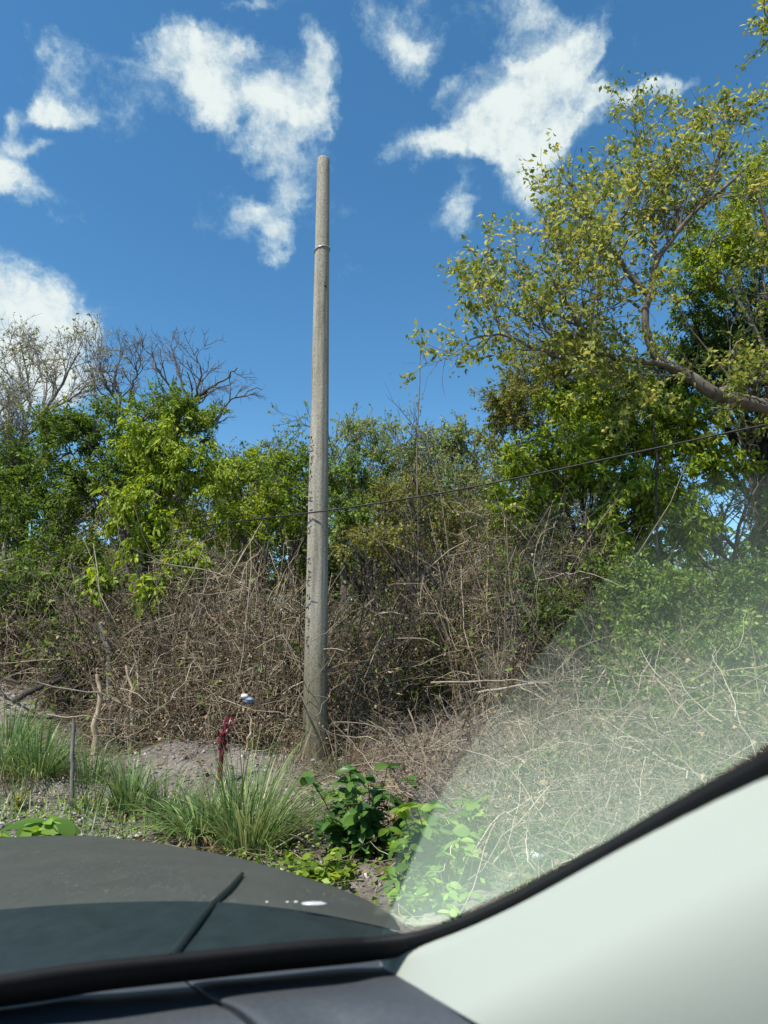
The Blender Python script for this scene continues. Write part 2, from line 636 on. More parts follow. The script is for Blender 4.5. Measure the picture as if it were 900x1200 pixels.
m, nt, out = new_mat('soil')
p = nt.nodes.new('ShaderNodeBsdfPrincipled')
p.inputs['Roughness'].default_value = 0.95
p.inputs['Specular IOR Level'].default_value = 0.1
n1 = noise(nt, 0.9, 6, 0.6)
n2 = noise(nt, 22, 8, 0.75)
c1 = ramp(nt, [(.13, .11, .09, .3), (.23, .205, .175, .5), (.38, .35, .31, .7)], n1.outputs['Fac'])
c2 = ramp(nt, [(.35, .32, .30, .30), (1, 1, 1, .55), (1.35, 1.3, 1.25, .72)], n2.outputs['Fac'])
mm = nt.nodes.new('ShaderNodeMix')
mm.data_type = 'RGBA'
mm.blend_type = 'MULTIPLY'
mm.inputs['Factor'].default_value = 1
nt.links.new(c1, mm.inputs['A'])
nt.links.new(c2, mm.inputs['B'])
nt.links.new(mm.outputs['Result'], p.inputs['Base Color'])
bp = nt.nodes.new('ShaderNodeBump')
bp.inputs['Strength'].default_value = 0.8
bp.inputs['Distance'].default_value = 0.05
nt.links.new(n2.outputs['Fac'], bp.inputs['Height'])
nt.links.new(bp.outputs[0], p.inputs['Normal'])
nt.links.new(p.outputs[0], out.inputs['Surface'])
M['soil'] = m
tag(obj('ground', [(V, F)], M['soil'], smooth=True), kind='structure')

# gravel and clods: octahedra half sunk in the soil
rng = np.random.default_rng(5)


def stones(rng, X, Y, r):
    n = len(X)
    c = np.stack([X, Y, gz(X, Y) + r * .2], -1)
    ax = nrm(rng.normal(size=(n, 3)))
    bx = nrm(np.cross(ax, rng.normal(size=(n, 3))))
    cx = np.cross(ax, bx)
    s = r[:, None] * (0.6 + .8 * rng.random((n, 3)))
    A, B, Z = ax * s[:, :1], bx * s[:, 1:2], cx * s[:, 2:]
    k = .6
    V = np.stack([c - A * k - B * k - Z * k, c + A * k - B * k - Z * k, c + A * k + B * k - Z * k, c - A * k + B * k - Z * k,
                  c - A * k - B * k + Z * k * .8, c + A * k - B * k + Z * k, c + A * k * .8 + B * k + Z * k, c - A * k + B * k * .7 + Z * k], 1)
    q = np.array([[0, 3, 2, 1], [4, 5, 6, 7], [0, 1, 5, 4], [1, 2, 6, 5], [2, 3, 7, 6], [3, 0, 4, 7]])
    return V.reshape(-1, 3), (np.arange(n) * 8)[:, None, None] + q[None]


M['stone'] = bark_mat('stone', [(.10, .09, .08, .1), (.22, .20, .18, .45), (.36, .34, .31, .75), (.55, .53, .49, 1)], 20, island=.4, bump=0)
n = 9000
X = rng.uniform(-6, 2.5, n)
Y = rng.uniform(5.0, 10.5, n)
r = 0.006 + 0.022 * rng.random(n) ** 3
X2 = rng.uniform(-5, -2.2, 3500)
Y2 = rng.uniform(5.6, 7.6, 3500)
r2 = 0.008 + 0.014 * rng.random(3500) ** 2
tag(obj('gravel', [stones(rng, np.r_[X, X2], np.r_[Y, Y2], np.r_[r, r2])], M['stone']), 'grey gravel and clods strewn over the bare verge', 'gravel', kind='stuff')

# leaf litter, straw and fallen twigs
n = 16000
X = rng.uniform(-8, 6, n)
Y = 5.2 + 10 * rng.random(n)
keep = (Y > 9.2) | (X > -1.0) | (rng.random(n) < .18)
X, Y = X[keep], Y[keep]
n = len(X)
c = np.stack([X, Y, gz(X, Y) + .012 + .05 * rng.random(n) ** 2], -1)
D = rand_dir(rng, n) * [1, 1, .25]
lit = leaves(c, D, rand_dir(rng, n) * .6 + [0, 0, 1], .04 + .07 * rng.random(n), .02 + .04 * rng.random(n))
n = 5500
X = rng.uniform(-7, 5, n)
Y = 5.2 + 9 * rng.random(n)
keep = (X > -1.6) | (Y > 8.8) | (rng.random(n) < .25)
X, Y = X[keep], Y[keep]
n = len(X)
P, Rr = grow(rng, np.stack([X, Y, gz(X, Y) + .02 + .10 * rng.random(n) ** 2], -1), rand_dir(rng, n) * [1, 1, .12], .15 + .6 * rng.random(n) ** 2, .002 + .003 * rng.random(n), 5, .22, (0, 0, 0))
tag(obj('leaf_litter', [lit + (0,), tubes(P, Rr, 3) + (1,)], [M['leaf_dry'], M['twig_pale']]), 'dry leaves, straw and fallen twigs covering the ground', 'leaf litter', kind='stuff')


# ------------------------------------------------------------------ trees
def clump_tree(rng, name, label, cat, base, fork, blobs, leaf, bark, group=None, trunk_r=.12, clump=(.55, 10, 28), leaf_size=(.10, .055), droop=.3,
               twig_r=.006, big=False, cull=0.0, wood=None, lean=.12, up=.8):
    """A tree: tapered trunk and limbs that run to leaf clumps spread through the given ellipsoids (centre, radii, number of clumps)."""
    base = np.asarray(base, float)
    fork = np.asarray(fork, float)
    t = thing(name, label, cat, base, group)
    K = 9
    tp = smooth_path(np.stack([base - [0, 0, .15], base * .6 + fork * .4 + rng.normal(size=3) * lean, fork]), K)
    geos = [tubes(tp[None] - base, np.linspace(trunk_r * 1.25, trunk_r * .75, K)[None], 8)]
    cc = []
    for (c, r, n) in blobs:
        d = rand_dir(rng, n) * (rng.random(n) ** .42)[:, None]
        cc.append(np.asarray(c) + d * np.asarray(r))
    cc = np.concatenate(cc)
    n = len(cc)
    # limbs: from somewhere along the upper trunk to each clump
    f = rng.random(n) ** .6
    s = tp[4] * (1 - f)[:, None] + fork * f[:, None]
    s[cc[:, 2] < s[:, 2]] = tp[3]
    npri = max(5, n // 6)
    order = rng.permutation(n)
    cc = cc[order]
    mid = s * .45 + cc * .55 + np.stack([rng.normal(size=n) * .12, rng.normal(size=n) * .12, .1 + .12 * rng.random(n)], -1) * np.linalg.norm(cc - s, axis=1)[:, None] * .6
    u = np.linspace(0, 1, 7)[None, :, None]
    P = (1 - u) ** 2 * s[:, None] + 2 * u * (1 - u) * mid[:, None] + u ** 2 * cc[:, None]
    q_ = P[:npri, 2:6].reshape(-1, 3)
    j_ = np.argmin(np.linalg.norm(cc[npri:, None] - q_[None], axis=2) + .35 * rng.random((n - npri, len(q_))), axis=1)
    s2 = q_[j_]
    c2_ = cc[npri:]
    m2 = s2 * .5 + c2_ * .5 + (np.array([0, 0, .18]) + rng.normal(size=(len(c2_), 3)) * .1) * np.linalg.norm(c2_ - s2, axis=1)[:, None]
    P[npri:] = (1 - u) ** 2 * s2[:, None] + 2 * u * (1 - u) * m2[:, None] + u ** 2 * c2_[:, None]
    P += rng.normal(size=P.shape) * .03 * np.sin(np.pi * u)
    lr = trunk_r * .42 * (.45 + .55 * rng.random(n))
    lr[npri:] *= .45
    Rr = lr[:, None] * (1 - .82 * u[:, :, 0])
    geos.append(tubes(P - base, Rr, 5))
    # twigs of each clump
    cr, nt_, nl = clump
    i = np.repeat(np.arange(n), nt_)
    dirs = nrm(rand_dir(rng, len(i)) + [0, 0, .25])
    sc = (cr * (.55 + .8 * rng.random(n)))[i]
    TP, TR = grow(rng, cc[i], dirs, sc * (.5 + .7 * rng.random(len(i))), np.full(len(i), twig_r), 5, .28, (0, 0, -.03))
    geos.append(tubes(TP - base, TR, 3))
    obj('trunk', geos, bark, t, smooth=True)
    q, T = along(rng, TP, int(nl * 1.5))
    if cull:
        k = rng.random(len(q)) > cull
        q, T = q[k], T[k]
    q = q + rand_dir(rng, len(q)) * .05
    D, Nn = leaf_frame(rng, T, up, droop)
    L = leaf_size[0] * .82 * (.5 + .9 * rng.random(len(q)))
    W = leaf_size[1] * .82 * (.55 + .8 * rng.random(len(q)))
    fn = broad_leaves if big else leaves
    obj('crown', [fn(q - base, D, Nn, L, W)], leaf, t)
    return t


def px_blob(px, py, Y, rx, ry, n, ry_depth=None):
    k = np.linalg.norm(pdir(px, py)) and (at(px + 1, py, Y)[0] - at(px, py, Y)[0])
    return (at(px, py, Y), (rx * k, (ry_depth or rx * k * .8), ry * k), n)


def ground_at(px, Y):
    x = at(px, 770, Y)[0]
    for _ in range(4):
        x = (px - 450) / FOC * (Y * math.cos(PITCH) + (float(gz(x, Y)) - EYE[2]) * math.sin(PITCH))
    return np.array([x, Y, float(gz(x, Y))])


def bare_tree(rng, name, label, base, top_dir, height, r0, bark, leaf, group, nl=3, lsize=(.07, .04), spread=(22, 58), n1=9, n2=7, n3=6, fork=.45, twig=.0105, n4=4):
    """A nearly leafless tree: trunk, rising limbs, branches and fine twigs, a few small leaves left on the twigs."""
    base = np.asarray(base, float)
    t = thing(name, label, 'tree', base, group)
    z3 = np.zeros(3)
    P0, R0 = grow(rng, z3[None] - [0, 0, .15], np.asarray(top_dir, float)[None], np.array([height * fork]), np.array([r0 * 1.25]), 8, .06, (0, 0, .03), .4)
    S, D, rad, tt = spawn(rng, P0, R0, n1, .4, 1.0, spread)
    S[0], D[0], rad[0] = P0[0, -1], P0[0, -1] - P0[0, -2], R0[0, -1] / .6
    P1, R1 = grow(rng, S, D, height * (1 - fork) * (.75 + .5 * rng.random(len(S))), rad * .66, 8, .15, (0, 0, .03), .3)
    S, D, rad, tt = spawn(rng, P1, R1, n2, .25, 1.0, (22, 50))
    P2, R2 = grow(rng, S, D, height * .22 * (.6 + .7 * rng.random(len(S))) * (1.15 - .4 * tt), rad * .65, 7, .16, (0, 0, .08), .35)
    S, D, rad, tt = spawn(rng, P2, R2, n3, .2, 1.0, (22, 55))
    P3, R3 = grow(rng, S, D, height * .085 * (.5 + .9 * rng.random(len(S))), np.maximum(rad * .6, twig), 5, .2, (0, 0, .04), .6)
    tp = [tubes(P0, R0, 8), tubes(P1, R1, 5), tubes(P2, R2, 4)]
    obj('trunk', tp, bark, t, smooth=True)
    S, D, rad, tt = spawn(rng, P3, R3, n4, .2, 1.0, (25, 60))
    P4, R4 = grow(rng, S, D, height * .035 * (.5 + .9 * rng.random(len(S))), np.full(len(S), twig * .7), 4, .2, (0, 0, .03), .7)
    geos = [tubes(P3, R3, 3) + (0,), tubes(P4, R4, 3) + (0,)]
    if nl:
        k = rng.random(len(P4)) < nl - int(nl) if nl < 1 else np.ones(len(P4), bool)
        q, T = along(rng, P4[k], max(1, int(nl)))
        D, Nn = leaf_frame(rng, T, .5, .4)
        geos.append(leaves(q, D, Nn, lsize[0] * (.5 + rng.random(len(q))), lsize[1] * (.5 + rng.random(len(q)))) + (1,))
    obj('crown', geos, [bark, leaf], t)
    return t


# ---- belt of trees far behind, so that only small holes of sky are left low down
g = 'trees of the belt far behind'
rng = np.random.default_rng(11)
belt_names = []
protos = []
for k in range(4):
    Y = 26 + 2 * k
    b = np.zeros(3)
    H = 8.5
    t = clump_tree(rng, 'belt_tree', '', 'tree', (0, 0, 0), (0, 0, 3.5), [((0, 0, 5.6), (2.6, 2.4, 2.3), 60), ((.8, 0, 3.2), (2.3, 2, 1.6), 34), ((0, 0, 1.1), (2.9, 1.6, 1.2), 36)],
                   [M['leaf_mid'], M['leaf_dark'], M['leaf_olive'], M['leaf_grey']][k], M['bark'], g, .14, (.8, 9, 9), (.19, .115))
    protos.append(t)
spots = [(-40, 24), (60, 26), (140, 23), (215, 27), (290, 22), (350, 25), (420, 28), (480, 22.5), (545, 25), (610, 27), (680, 23), (745, 28), (820, 25), (900, 27), (975, 24), (-120, 27)]
beltlab = ['far olive tree at the very left edge', 'far tree behind the tall bare tree on the left', 'far dark tree hidden behind the dense green tree', 'far tree behind the vine covered bush',
           'far tree left of the concrete pole', 'far tree just behind the concrete pole', 'far greyish tree just right of the pole', 'far tree behind the thin dead saplings',
           'far olive tree behind the twiggy saplings', 'far tree seen through the gap left of the bright green tree', 'far tree behind the bright green tree',
           'far dark tree behind the hanging black vine', 'far tree in the sky gap under the big limb', 'far tree below the big limb at the right edge', 'far tree past the right edge', 'far tree past the left edge']
for i, (px, Y) in enumerate(spots):
    pos = ground_at(px, Y)
    s = .72 + .22 * rng.random()
    if i in (12, 13, 14):
        s *= .72
    if i < 4:
        protos[i].location = pos
        protos[i].rotation_euler = (0, 0, rng.random() * 6.28)
        protos[i].scale = (s, s, s)
        protos[i]['label'] = beltlab[i]
    else:
        dup(protos[(i * 3 + 1) % 4], pos, rng.random() * 6.28, s, beltlab[i], g)

g = 'bushes in front of the far belt'
rng = np.random.default_rng(12)
bl = ['far bush low at the left edge of the wood', 'far bush behind the low brown shrub on the left', 'far bush low behind the dense green tree', 'far bush behind the vine covered tree',
      'far bush behind the brown mound, left of the pole', 'far bush just left of the pole behind the mound', 'far bush just right of the pole behind the saplings', 'far bush behind the middle saplings',
      'far bush behind the leaning sapling', 'far bush left of the bright green tree', 'far bush in the shade behind the bright green tree', 'far bush below the hanging vine',
      'far bush below the sky gap', 'far bush behind the shrub at the right edge', 'far bush past the right edge']
bp_ = []
for i, lab in enumerate(bl):
    pos = ground_at(-40 + i * 70, 18 + 2.2 * rng.random())
    if i < 2:
        bb = clump_tree(rng, 'far_bush', lab, 'bush', (0, 0, 0), (0, 0, 1.0), [((0, 0, 1.5), (1.5, 1.0, 1.5), 46), ((0, 0, .5), (1.7, .9, .6), 24)], M[['leaf_mid', 'leaf_olive'][i]], M['bark_dark'], g, .06, (.5, 9, 9), (.13, .075))
        bb.location = pos
        bp_.append(bb)
    else:
        dup(bp_[i % 2], pos, rng.random() * 6.28, .9 + .4 * rng.random(), lab, g)

# ---- left: bare trees that stand above the green
rng = np.random.default_rng(21)
g = 'bare trees on the left'


def traced_tree(name, label, base, limbs, bark, leaf, group, n2=9, n3=6, n4=4, up=.25, L2=1.1, L3=.55, twig=.010, nl=0, lsize=(.08, .045)):
    """A bare tree whose limbs follow given points (px, py, Y); branches and twigs grow from them."""
    base = np.asarray(base, float)
    t = thing(name, label, 'tree', base, group)
    geos, P1, R1 = [], [], []
    for k, (pts, ra, rb) in enumerate(limbs):
        w = smooth_path([base - [0, 0, .2]] * (k == 0) + [at(*q) for q in pts], 16)
        w[1:] += rng.normal(size=(15, 3)) * .03
        rr = np.linspace(ra, rb, 16) * .72
        geos.append(tubes((w - base)[None], rr[None], 7))
        if k:
            P1.append(w)
            R1.append(rr)
    P1, R1 = np.stack(P1), np.stack(R1)
    S, D, rad, tt = spawn(rng, P1, R1, n2, .15, 1.0, (22, 50))
    P2, R2 = grow(rng, S, D + [0, 0, up], L2 * (.5 + .7 * rng.random(len(S))) * (1.2 - .5 * tt), np.minimum(np.maximum(rad * .65, twig * 1.3), .035), 8, .16, (0, 0, .04), .4)
    S, D, rad, tt = spawn(rng, P2, R2, n3, .2, 1.0, (22, 50))
    P3, R3 = grow(rng, S, D, L3 * (.4 + .9 * rng.random(len(S))), np.maximum(rad * .6, twig), 6, .18, (0, 0, .05), .6)
    geos += [tubes(P2 - base, R2, 4)]
    obj('trunk', geos, bark, t, smooth=True)
    S, D, rad, tt = spawn(rng, P3, R3, n4, .2, 1.0, (25, 55))
    P4, R4 = grow(rng, S, D, L3 * .45 * (.4 + .9 * rng.random(len(S))), np.full(len(S), twig * .65), 4, .2, (0, 0, .04), .7)
    g2 = [tubes(P3 - base, R3, 3) + (0,), tubes(P4 - base, R4, 3) + (0,)]
    if nl:
        k = rng.random(len(P4)) < nl
        q, T = along(rng, P4[k], 2)
        D, Nn = leaf_frame(rng, T, .5, .4)
        g2.append(leaves(q - base, D, Nn, lsize[0] * (.5 + rng.random(len(q))), lsize[1] * (.5 + rng.random(len(q)))) + (1,))
    obj('crown', g2, [bark, leaf], t)
    return t


Y = 17.0
traced_tree('bare_tree', 'tall bare grey tree with fine spreading twigs before the white cloud', ground_at(20, Y), [
    ([(22, 640, Y), (22, 560, Y), (24, 520, Y)], .2, .12),
    ([(24, 520, Y), (40, 497, Y - .5), (62, 468, Y - 1), (78, 440, Y - 1.2), (92, 412, Y - 1.4)], .085, .02),
    ([(24, 530, Y), (8, 495, Y), (0, 470, Y + .4), (-18, 440, Y + .8)], .08, .02),
    ([(40, 497, Y - .5), (52, 470, Y), (48, 440, Y + .5), (42, 408, Y + .8)], .06, .018),
    ([(10, 495, Y), (24, 462, Y + .6), (22, 430, Y + 1), (14, 402, Y + 1.2)], .06, .018),
    ([(50, 482, Y - .7), (82, 470, Y - .6), (105, 448, Y - .4), (120, 428, Y - .2)], .05, .016)],
    M['bark_pale'], M['leaf_olive'], g, 11, 6, 4, .15, 1.25, .6, .0068, .5)
Y = 17.5
traced_tree('bare_tree', 'bare tree with dark upright branches over the dense green crown', ground_at(150, Y), [
    ([(150, 640, Y), (146, 560, Y), (140, 500, Y)], .16, .10),
    ([(140, 500, Y), (134, 470, Y), (120, 440, Y - .3), (108, 408, Y - .5)], .075, .02),
    ([(140, 495, Y), (140, 466, Y), (136, 436, Y + .4), (142, 415, Y + .6)], .07, .018),
    ([(141, 500, Y), (152, 474, Y - .4), (156, 446, Y - .8), (160, 424, Y - 1)], .065, .018),
    ([(136, 478, Y), (112, 462, Y + .5), (95, 442, Y + .8), (84, 420, Y + 1)], .05, .016)],
    M['bark'], M['leaf_grey'], g, 9, 5, 4, .2, 1.0, .5, .0068, .15)
Y = 15.5
traced_tree('bare_tree', 'bare tree leaning right with leafless pale limbs against blue sky', ground_at(196, Y), [
    ([(196, 660, Y), (200, 590, Y), (204, 530, Y), (211, 500, Y)], .15, .095),
    ([(211, 500, Y), (228, 471, Y), (246, 455, Y - .3), (263, 443, Y - .5), (278, 432, Y - .7)], .07, .018),
    ([(212, 505, Y), (232, 506, Y + .2), (250, 496, Y + .4), (270, 471, Y + .5), (286, 461, Y + .6), (306, 456, Y + .7)], .06, .016),
    ([(226, 474, Y), (213, 447, Y + .3), (204, 417, Y + .5), (199, 401, Y + .6)], .05, .016),
    ([(228, 470, Y), (236, 445, Y - .4), (233, 425, Y - .6), (228, 408, Y - .7)], .042, .014),
    ([(210, 502, Y), (200, 462, Y - .5), (184, 432, Y - .8), (174, 408, Y - 1)], .05, .016)],
    M['bark'], M['leaf_grey'], g, 8, 4, 3, .1, .7, .4, .007, 0)
bare_tree(rng, 'bare_tree', 'bare tree at the left edge with thin yellowish twigs', ground_at(-25, 17), (.05, 0, 1), 8.6, .13, M['bark_pale'], M['leaf_olive'], g, 2)
bare_tree(rng, 'sparse_tree', 'sparse tree with a fine rounded crown just right of the pole', ground_at(432, 19), (0, 0, 1), 7.3, .12, M['bark'], M['leaf_pale'], 'sparse trees right of the pole', 3, lsize=(.09, .05), spread=(20, 60), n1=10, twig=.0075)
bare_tree(rng, 'sparse_tree', 'sparse twiggy tree with yellowish leaf tips between pole and big tree', ground_at(535, 17), (.02, 0, 1), 6.9, .11, M['bark'], M['leaf_pale'], 'sparse trees right of the pole', 3, lsize=(.09, .05), n1=10, twig=.0075)
bare_tree(rng, 'sparse_tree', 'sparse grey tree with few leaves behind the dead saplings', ground_at(488, 18), (0, 0, 1), 6.6, .10, M['bark'], M['leaf_pale'], 'sparse trees right of the pole', 2, n1=9, twig=.0075)
bare_tree(rng, 'sparse_tree', 'sparse twiggy tree between the vine covered bush and the pole', ground_at(300, 17.5), (0, 0, 1), 6.7, .10, M['bark'], M['leaf_pale'], 'sparse trees left of the pole', 3, n1=9, twig=.0075)

# ---- left: green trees
rng = np.random.default_rng(31)
clump_tree(rng, 'green_tree', 'dense dark green tree with a flat topped crown under bare branches', 'tree', ground_at(165, 14.5), at(165, 610, 14.5),
           [px_blob(95, 500, 14.5, 50, 32, 26), px_blob(195, 490, 14.5, 58, 26, 26), px_blob(150, 540, 14.5, 84, 32, 30), px_blob(80, 570, 14.2, 60, 34, 22)],
           M['leaf_mid'], M['bark'], None, .13, (.5, 10, 17), (.10, .055))
clump_tree(rng, 'green_tree', 'mid green loose tree low at the left edge of the wood', 'tree', ground_at(25, 14), at(25, 640, 14),
           [px_blob(20, 600, 14, 70, 42, 34), px_blob(0, 560, 14.6, 50, 40, 18), px_blob(65, 660, 13.6, 56, 42, 24)],
           M['leaf_mid'], M['bark_dark'], None, .10, (.5, 9, 14), (.10, .05))
clump_tree(rng, 'green_tree', 'olive tipped tree behind the left edge, below the bare twigs', 'tree', ground_at(30, 16.5), at(30, 600, 16.5),
           [px_blob(20, 530, 16.5, 56, 26, 26), px_blob(50, 575, 16.5, 70, 30, 26)], M['leaf_olive'], M['bark'], None, .10, (.5, 9, 14), (.09, .05))
clump_tree(rng, 'vine_covered_tree', 'narrow tree hung with bright drooping leaves above brown dead vines', 'tree', ground_at(175, 12.6), at(180, 620, 12.6),
           [px_blob(178, 525, 12.6, 40, 34, 18), px_blob(165, 590, 12.5, 52, 44, 20), px_blob(232, 560, 12.8, 40, 44, 18), px_blob(190, 640, 12.4, 50, 34, 9)],
           M['leaf_bright'], M['bark_dark'], None, .08, (.40, 9, 11), (.125, .05), droop=1.1, big=True)
clump_tree(rng, 'green_tree', 'light green tree between the vine covered bush and the pole', 'tree', ground_at(285, 14.5), at(285, 630, 14.5),
           [px_blob(285, 560, 14.5, 50, 38, 28), px_blob(265, 610, 14.2, 55, 40, 26), px_blob(320, 590, 14.5, 36, 40, 18), px_blob(232, 500, 15, 24, 28, 10)],
           M['leaf_bright'], M['bark'], None, .09, (.48, 9, 14), (.10, .05), cull=.1)
clump_tree(rng, 'green_tree', 'rounded mid green tree directly left of the concrete pole', 'tree', ground_at(345, 17), at(345, 600, 17),
           [px_blob(345, 545, 17, 36, 30, 22), px_blob(335, 600, 16.5, 40, 34, 20)], M['leaf_mid'], M['bark'], None, .09, (.5, 9, 9), (.12, .065))
clump_tree(rng, 'green_tree', 'dull green tree directly right of the concrete pole', 'tree', ground_at(402, 15.5), at(402, 620, 15.5),
           [px_blob(402, 560, 15.5, 32, 28, 18), px_blob(415, 610, 15, 40, 34, 20)], M['leaf_mid'], M['bark'], None, .09, (.48, 9, 9), (.11, .06))
clump_tree(rng, 'green_tree', 'olive tree behind the brown thicket right of the pole', 'tree', ground_at(490, 14.5), at(490, 650, 14.5),
           [px_blob(480, 590, 15, 62, 36, 28), px_blob(545, 610, 14.2, 40, 40, 18), px_blob(450, 640, 14, 60, 34, 22)], M['leaf_olive'], M['bark'], None, .08, (.48, 9, 8), (.10, .055), cull=.2)

g = 'pale thin trees right of the pole'
for px, Y, bl, lf, lab in ((425, 19.5, [(425, 515, 40, 28, 22), (418, 565, 46, 34, 22)], 'leaf_pale', 'pale green thin tree rising just right of the pole'),
                           (478, 18.5, [(478, 545, 38, 30, 20), (470, 590, 50, 34, 22)], 'leaf_mid', 'mid green thin tree behind the tall dead stem'),
                           (540, 17.5, [(538, 520, 34, 28, 20), (545, 570, 44, 36, 24)], 'leaf_pale', 'pale green thin tree left of the big spreading tree'),
                           (585, 16, [(585, 560, 34, 40, 20), (575, 620, 40, 36, 18)], 'leaf_pale', 'olive thin tree at the left foot of the big spreading tree')):
    clump_tree(rng, 'thin_leafy_tree', lab, 'tree', ground_at(px, Y), at(px, 640, Y), [px_blob(a, b, Y, c, d, e) for a, b, c, d, e in bl], M[lf], M['bark'], g, .08, (.5, 9, 12), (.11, .06), cull=.1, twig_r=.005)

# ---- right: bright green tree and its neighbours
clump_tree(rng, 'green_tree', 'bright yellow green tree of large drooping leaves below the big limb', 'tree', ground_at(690, 11.8), at(690, 660, 11.8),
           [px_blob(735, 505, 11.8, 66, 36, 34), px_blob(660, 545, 11.6, 66, 34, 34), px_blob(760, 570, 11.4, 60, 40, 28), px_blob(630, 600, 11.9, 54, 40, 20), px_blob(700, 470, 12.2, 70, 34, 26), px_blob(700, 620, 11.6, 70, 44, 22), px_blob(785, 620, 11.6, 50, 40, 14), px_blob(800, 500, 12.2, 56, 34, 22), px_blob(838, 545, 12.4, 36, 34, 10)],
           M['leaf_bright'], M['bark_dark'], None, .10, (.42, 8, 11), (.125, .055), droop=.7, big=True)
clump_tree(rng, 'green_tree', 'dark lower crown with shade in its leaf colour behind the big limb at the right edge', 'tree', ground_at(905, 14.5), at(890, 520, 14.5),
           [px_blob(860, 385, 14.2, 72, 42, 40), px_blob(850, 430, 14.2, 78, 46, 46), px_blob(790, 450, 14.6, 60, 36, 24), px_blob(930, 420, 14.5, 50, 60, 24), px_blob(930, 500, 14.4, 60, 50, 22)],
           M['leaf_dark'], M['bark_dark'], None, .2, (.55, 10, 16), (.10, .055))  # lower crown of one tree, its shade put into darker leaves
clump_tree(rng, 'green_tree', 'yellowish green lit top of the dense tree high behind the big limb at the right edge', 'tree', ground_at(960, 13), at(930, 470, 13),
           [px_blob(860, 290, 13, 62, 48, 40), px_blob(890, 220, 13.2, 40, 44, 18), px_blob(820, 330, 13, 40, 36, 16), px_blob(930, 310, 13.2, 50, 70, 24)],
           M['leaf_bright'], M['bark'], None, .16, (.48, 10, 15), (.09, .05), cull=.1)  # lit upper crown of the same tree, added in brighter leaves
clump_tree(rng, 'green_tree', 'olive fine leaved tree behind the tips of the low limb', 'tree', ground_at(640, 14), at(640, 620, 14),
           [px_blob(645, 430, 14, 66, 46, 52), px_blob(605, 490, 13.8, 46, 44, 34), px_blob(690, 480, 14.4, 60, 42, 30)], M['leaf_olive'], M['bark'], None, .11, (.5, 9, 16), (.085, .045), cull=.05)
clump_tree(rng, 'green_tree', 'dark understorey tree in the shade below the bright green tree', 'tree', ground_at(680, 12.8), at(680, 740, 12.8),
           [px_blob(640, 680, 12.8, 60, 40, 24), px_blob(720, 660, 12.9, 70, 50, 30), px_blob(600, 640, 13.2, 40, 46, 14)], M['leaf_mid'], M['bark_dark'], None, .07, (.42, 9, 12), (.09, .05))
rng = np.random.default_rng(41)
bare_tree(rng, 'thin_tree', 'thin pale stemmed tree in the sky gap below the big limb', ground_at(860, 16), (-.05, 0, 1), 5.4, .07, M['bark_pale'], M['leaf_mid'], 'thin trees in the sky gap', 3, n1=8)
bare_tree(rng, 'thin_tree', 'thin tree with slanting stems at the right of the sky gap', ground_at(895, 13.5), (-.10, 0, 1), 5.2, .09, M['bark'], M['leaf_mid'], 'thin trees in the sky gap', 3, n1=8)

# ---- the big spreading tree, its limbs traced at their own distance
rng = np.random.default_rng(7)
LIMBS = [  # points (px, py, Y), radius at start and end
    ([(1045, 770, 11.2), (1040, 640, 11.2), (1015, 540, 11.2), (960, 492, 11.1), (900, 475, 11), (860, 467, 11), (833, 457, 10.9), (807, 440, 10.9), (780, 428, 10.8)], .19, .082),
    ([(780, 428, 10.8), (767, 413, 10.8), (758, 390, 10.8), (755, 367, 10.7), (762, 347, 10.7), (765, 320, 10.7), (770, 307, 10.6), (782, 287, 10.6), (800, 263, 10.5), (820, 243, 10.4), (840, 228, 10.3), (858, 212, 10.2), (877, 193, 10.1)], .08, .022),
    ([(762, 345, 10.7), (740, 323, 10.6), (727, 307, 10.5), (715, 288, 10.3), (707, 273, 10.2), (697, 260, 10.1), (680, 243, 10), (667, 213, 9.9)], .055, .016),
    ([(715, 288, 10.3), (717, 270, 10.4), (727, 257, 10.5), (740, 240, 10.7), (745, 215, 10.8)], .035, .012),
    ([(790, 432, 10.8), (760, 423, 10.7), (727, 420, 10.5), (713, 413, 10.4), (708, 403, 10.3), (693, 390, 10.2), (677, 377, 10), (663, 353, 9.9), (650, 333, 9.8), (633, 313, 9.7)], .06, .016),
    ([(713, 415, 10.4), (683, 415, 10.3), (653, 418, 10.3), (637, 410, 10.2), (620, 407, 10.2), (600, 398, 10.1), (575, 392, 10.1), (550, 400, 10)], .045, .01),
    ([(840, 460, 10.9), (867, 449, 11.2), (900, 445, 11.5), (950, 430, 11.9)], .06, .03),
    ([(815, 445, 10.9), (780, 440, 10.5), (743, 440, 10.2), (715, 452, 10)], .03, .01),
    ([(820, 243, 10.4), (830, 223, 10.5), (835, 203, 10.6), (847, 180, 10.6), (853, 157, 10.6)], .035, .01),
    ([(770, 307, 10.6), (767, 280, 10.8), (765, 257, 11), (760, 227, 11.1), (750, 200, 11.2), (753, 167, 11.2)], .04, .01),
    ([(693, 390, 10.2), (668, 392, 10.6), (640, 385, 10.9), (610, 372, 11), (585, 352, 11.1)], .035, .01),
    ([(960, 492, 11.1), (945, 430, 10.8), (925, 360, 10.5), (905, 290, 10.3), (893, 230, 10.2)], .09, .02),
    ([(755, 367, 10.7), (735, 352, 11.2), (700, 345, 11.6), (665, 335, 11.9)], .03, .01),
    ([(677, 377, 10), (690, 350, 9.7), (700, 330, 9.5)], .02, .01),
]
base = ground_at(1045, 11.2)
big_tree = thing('spreading_tree', 'large spreading tree with long pale limb and yellow green leaf tufts at the right', 'tree', base)
geos, P1s, R1s = [], [], []
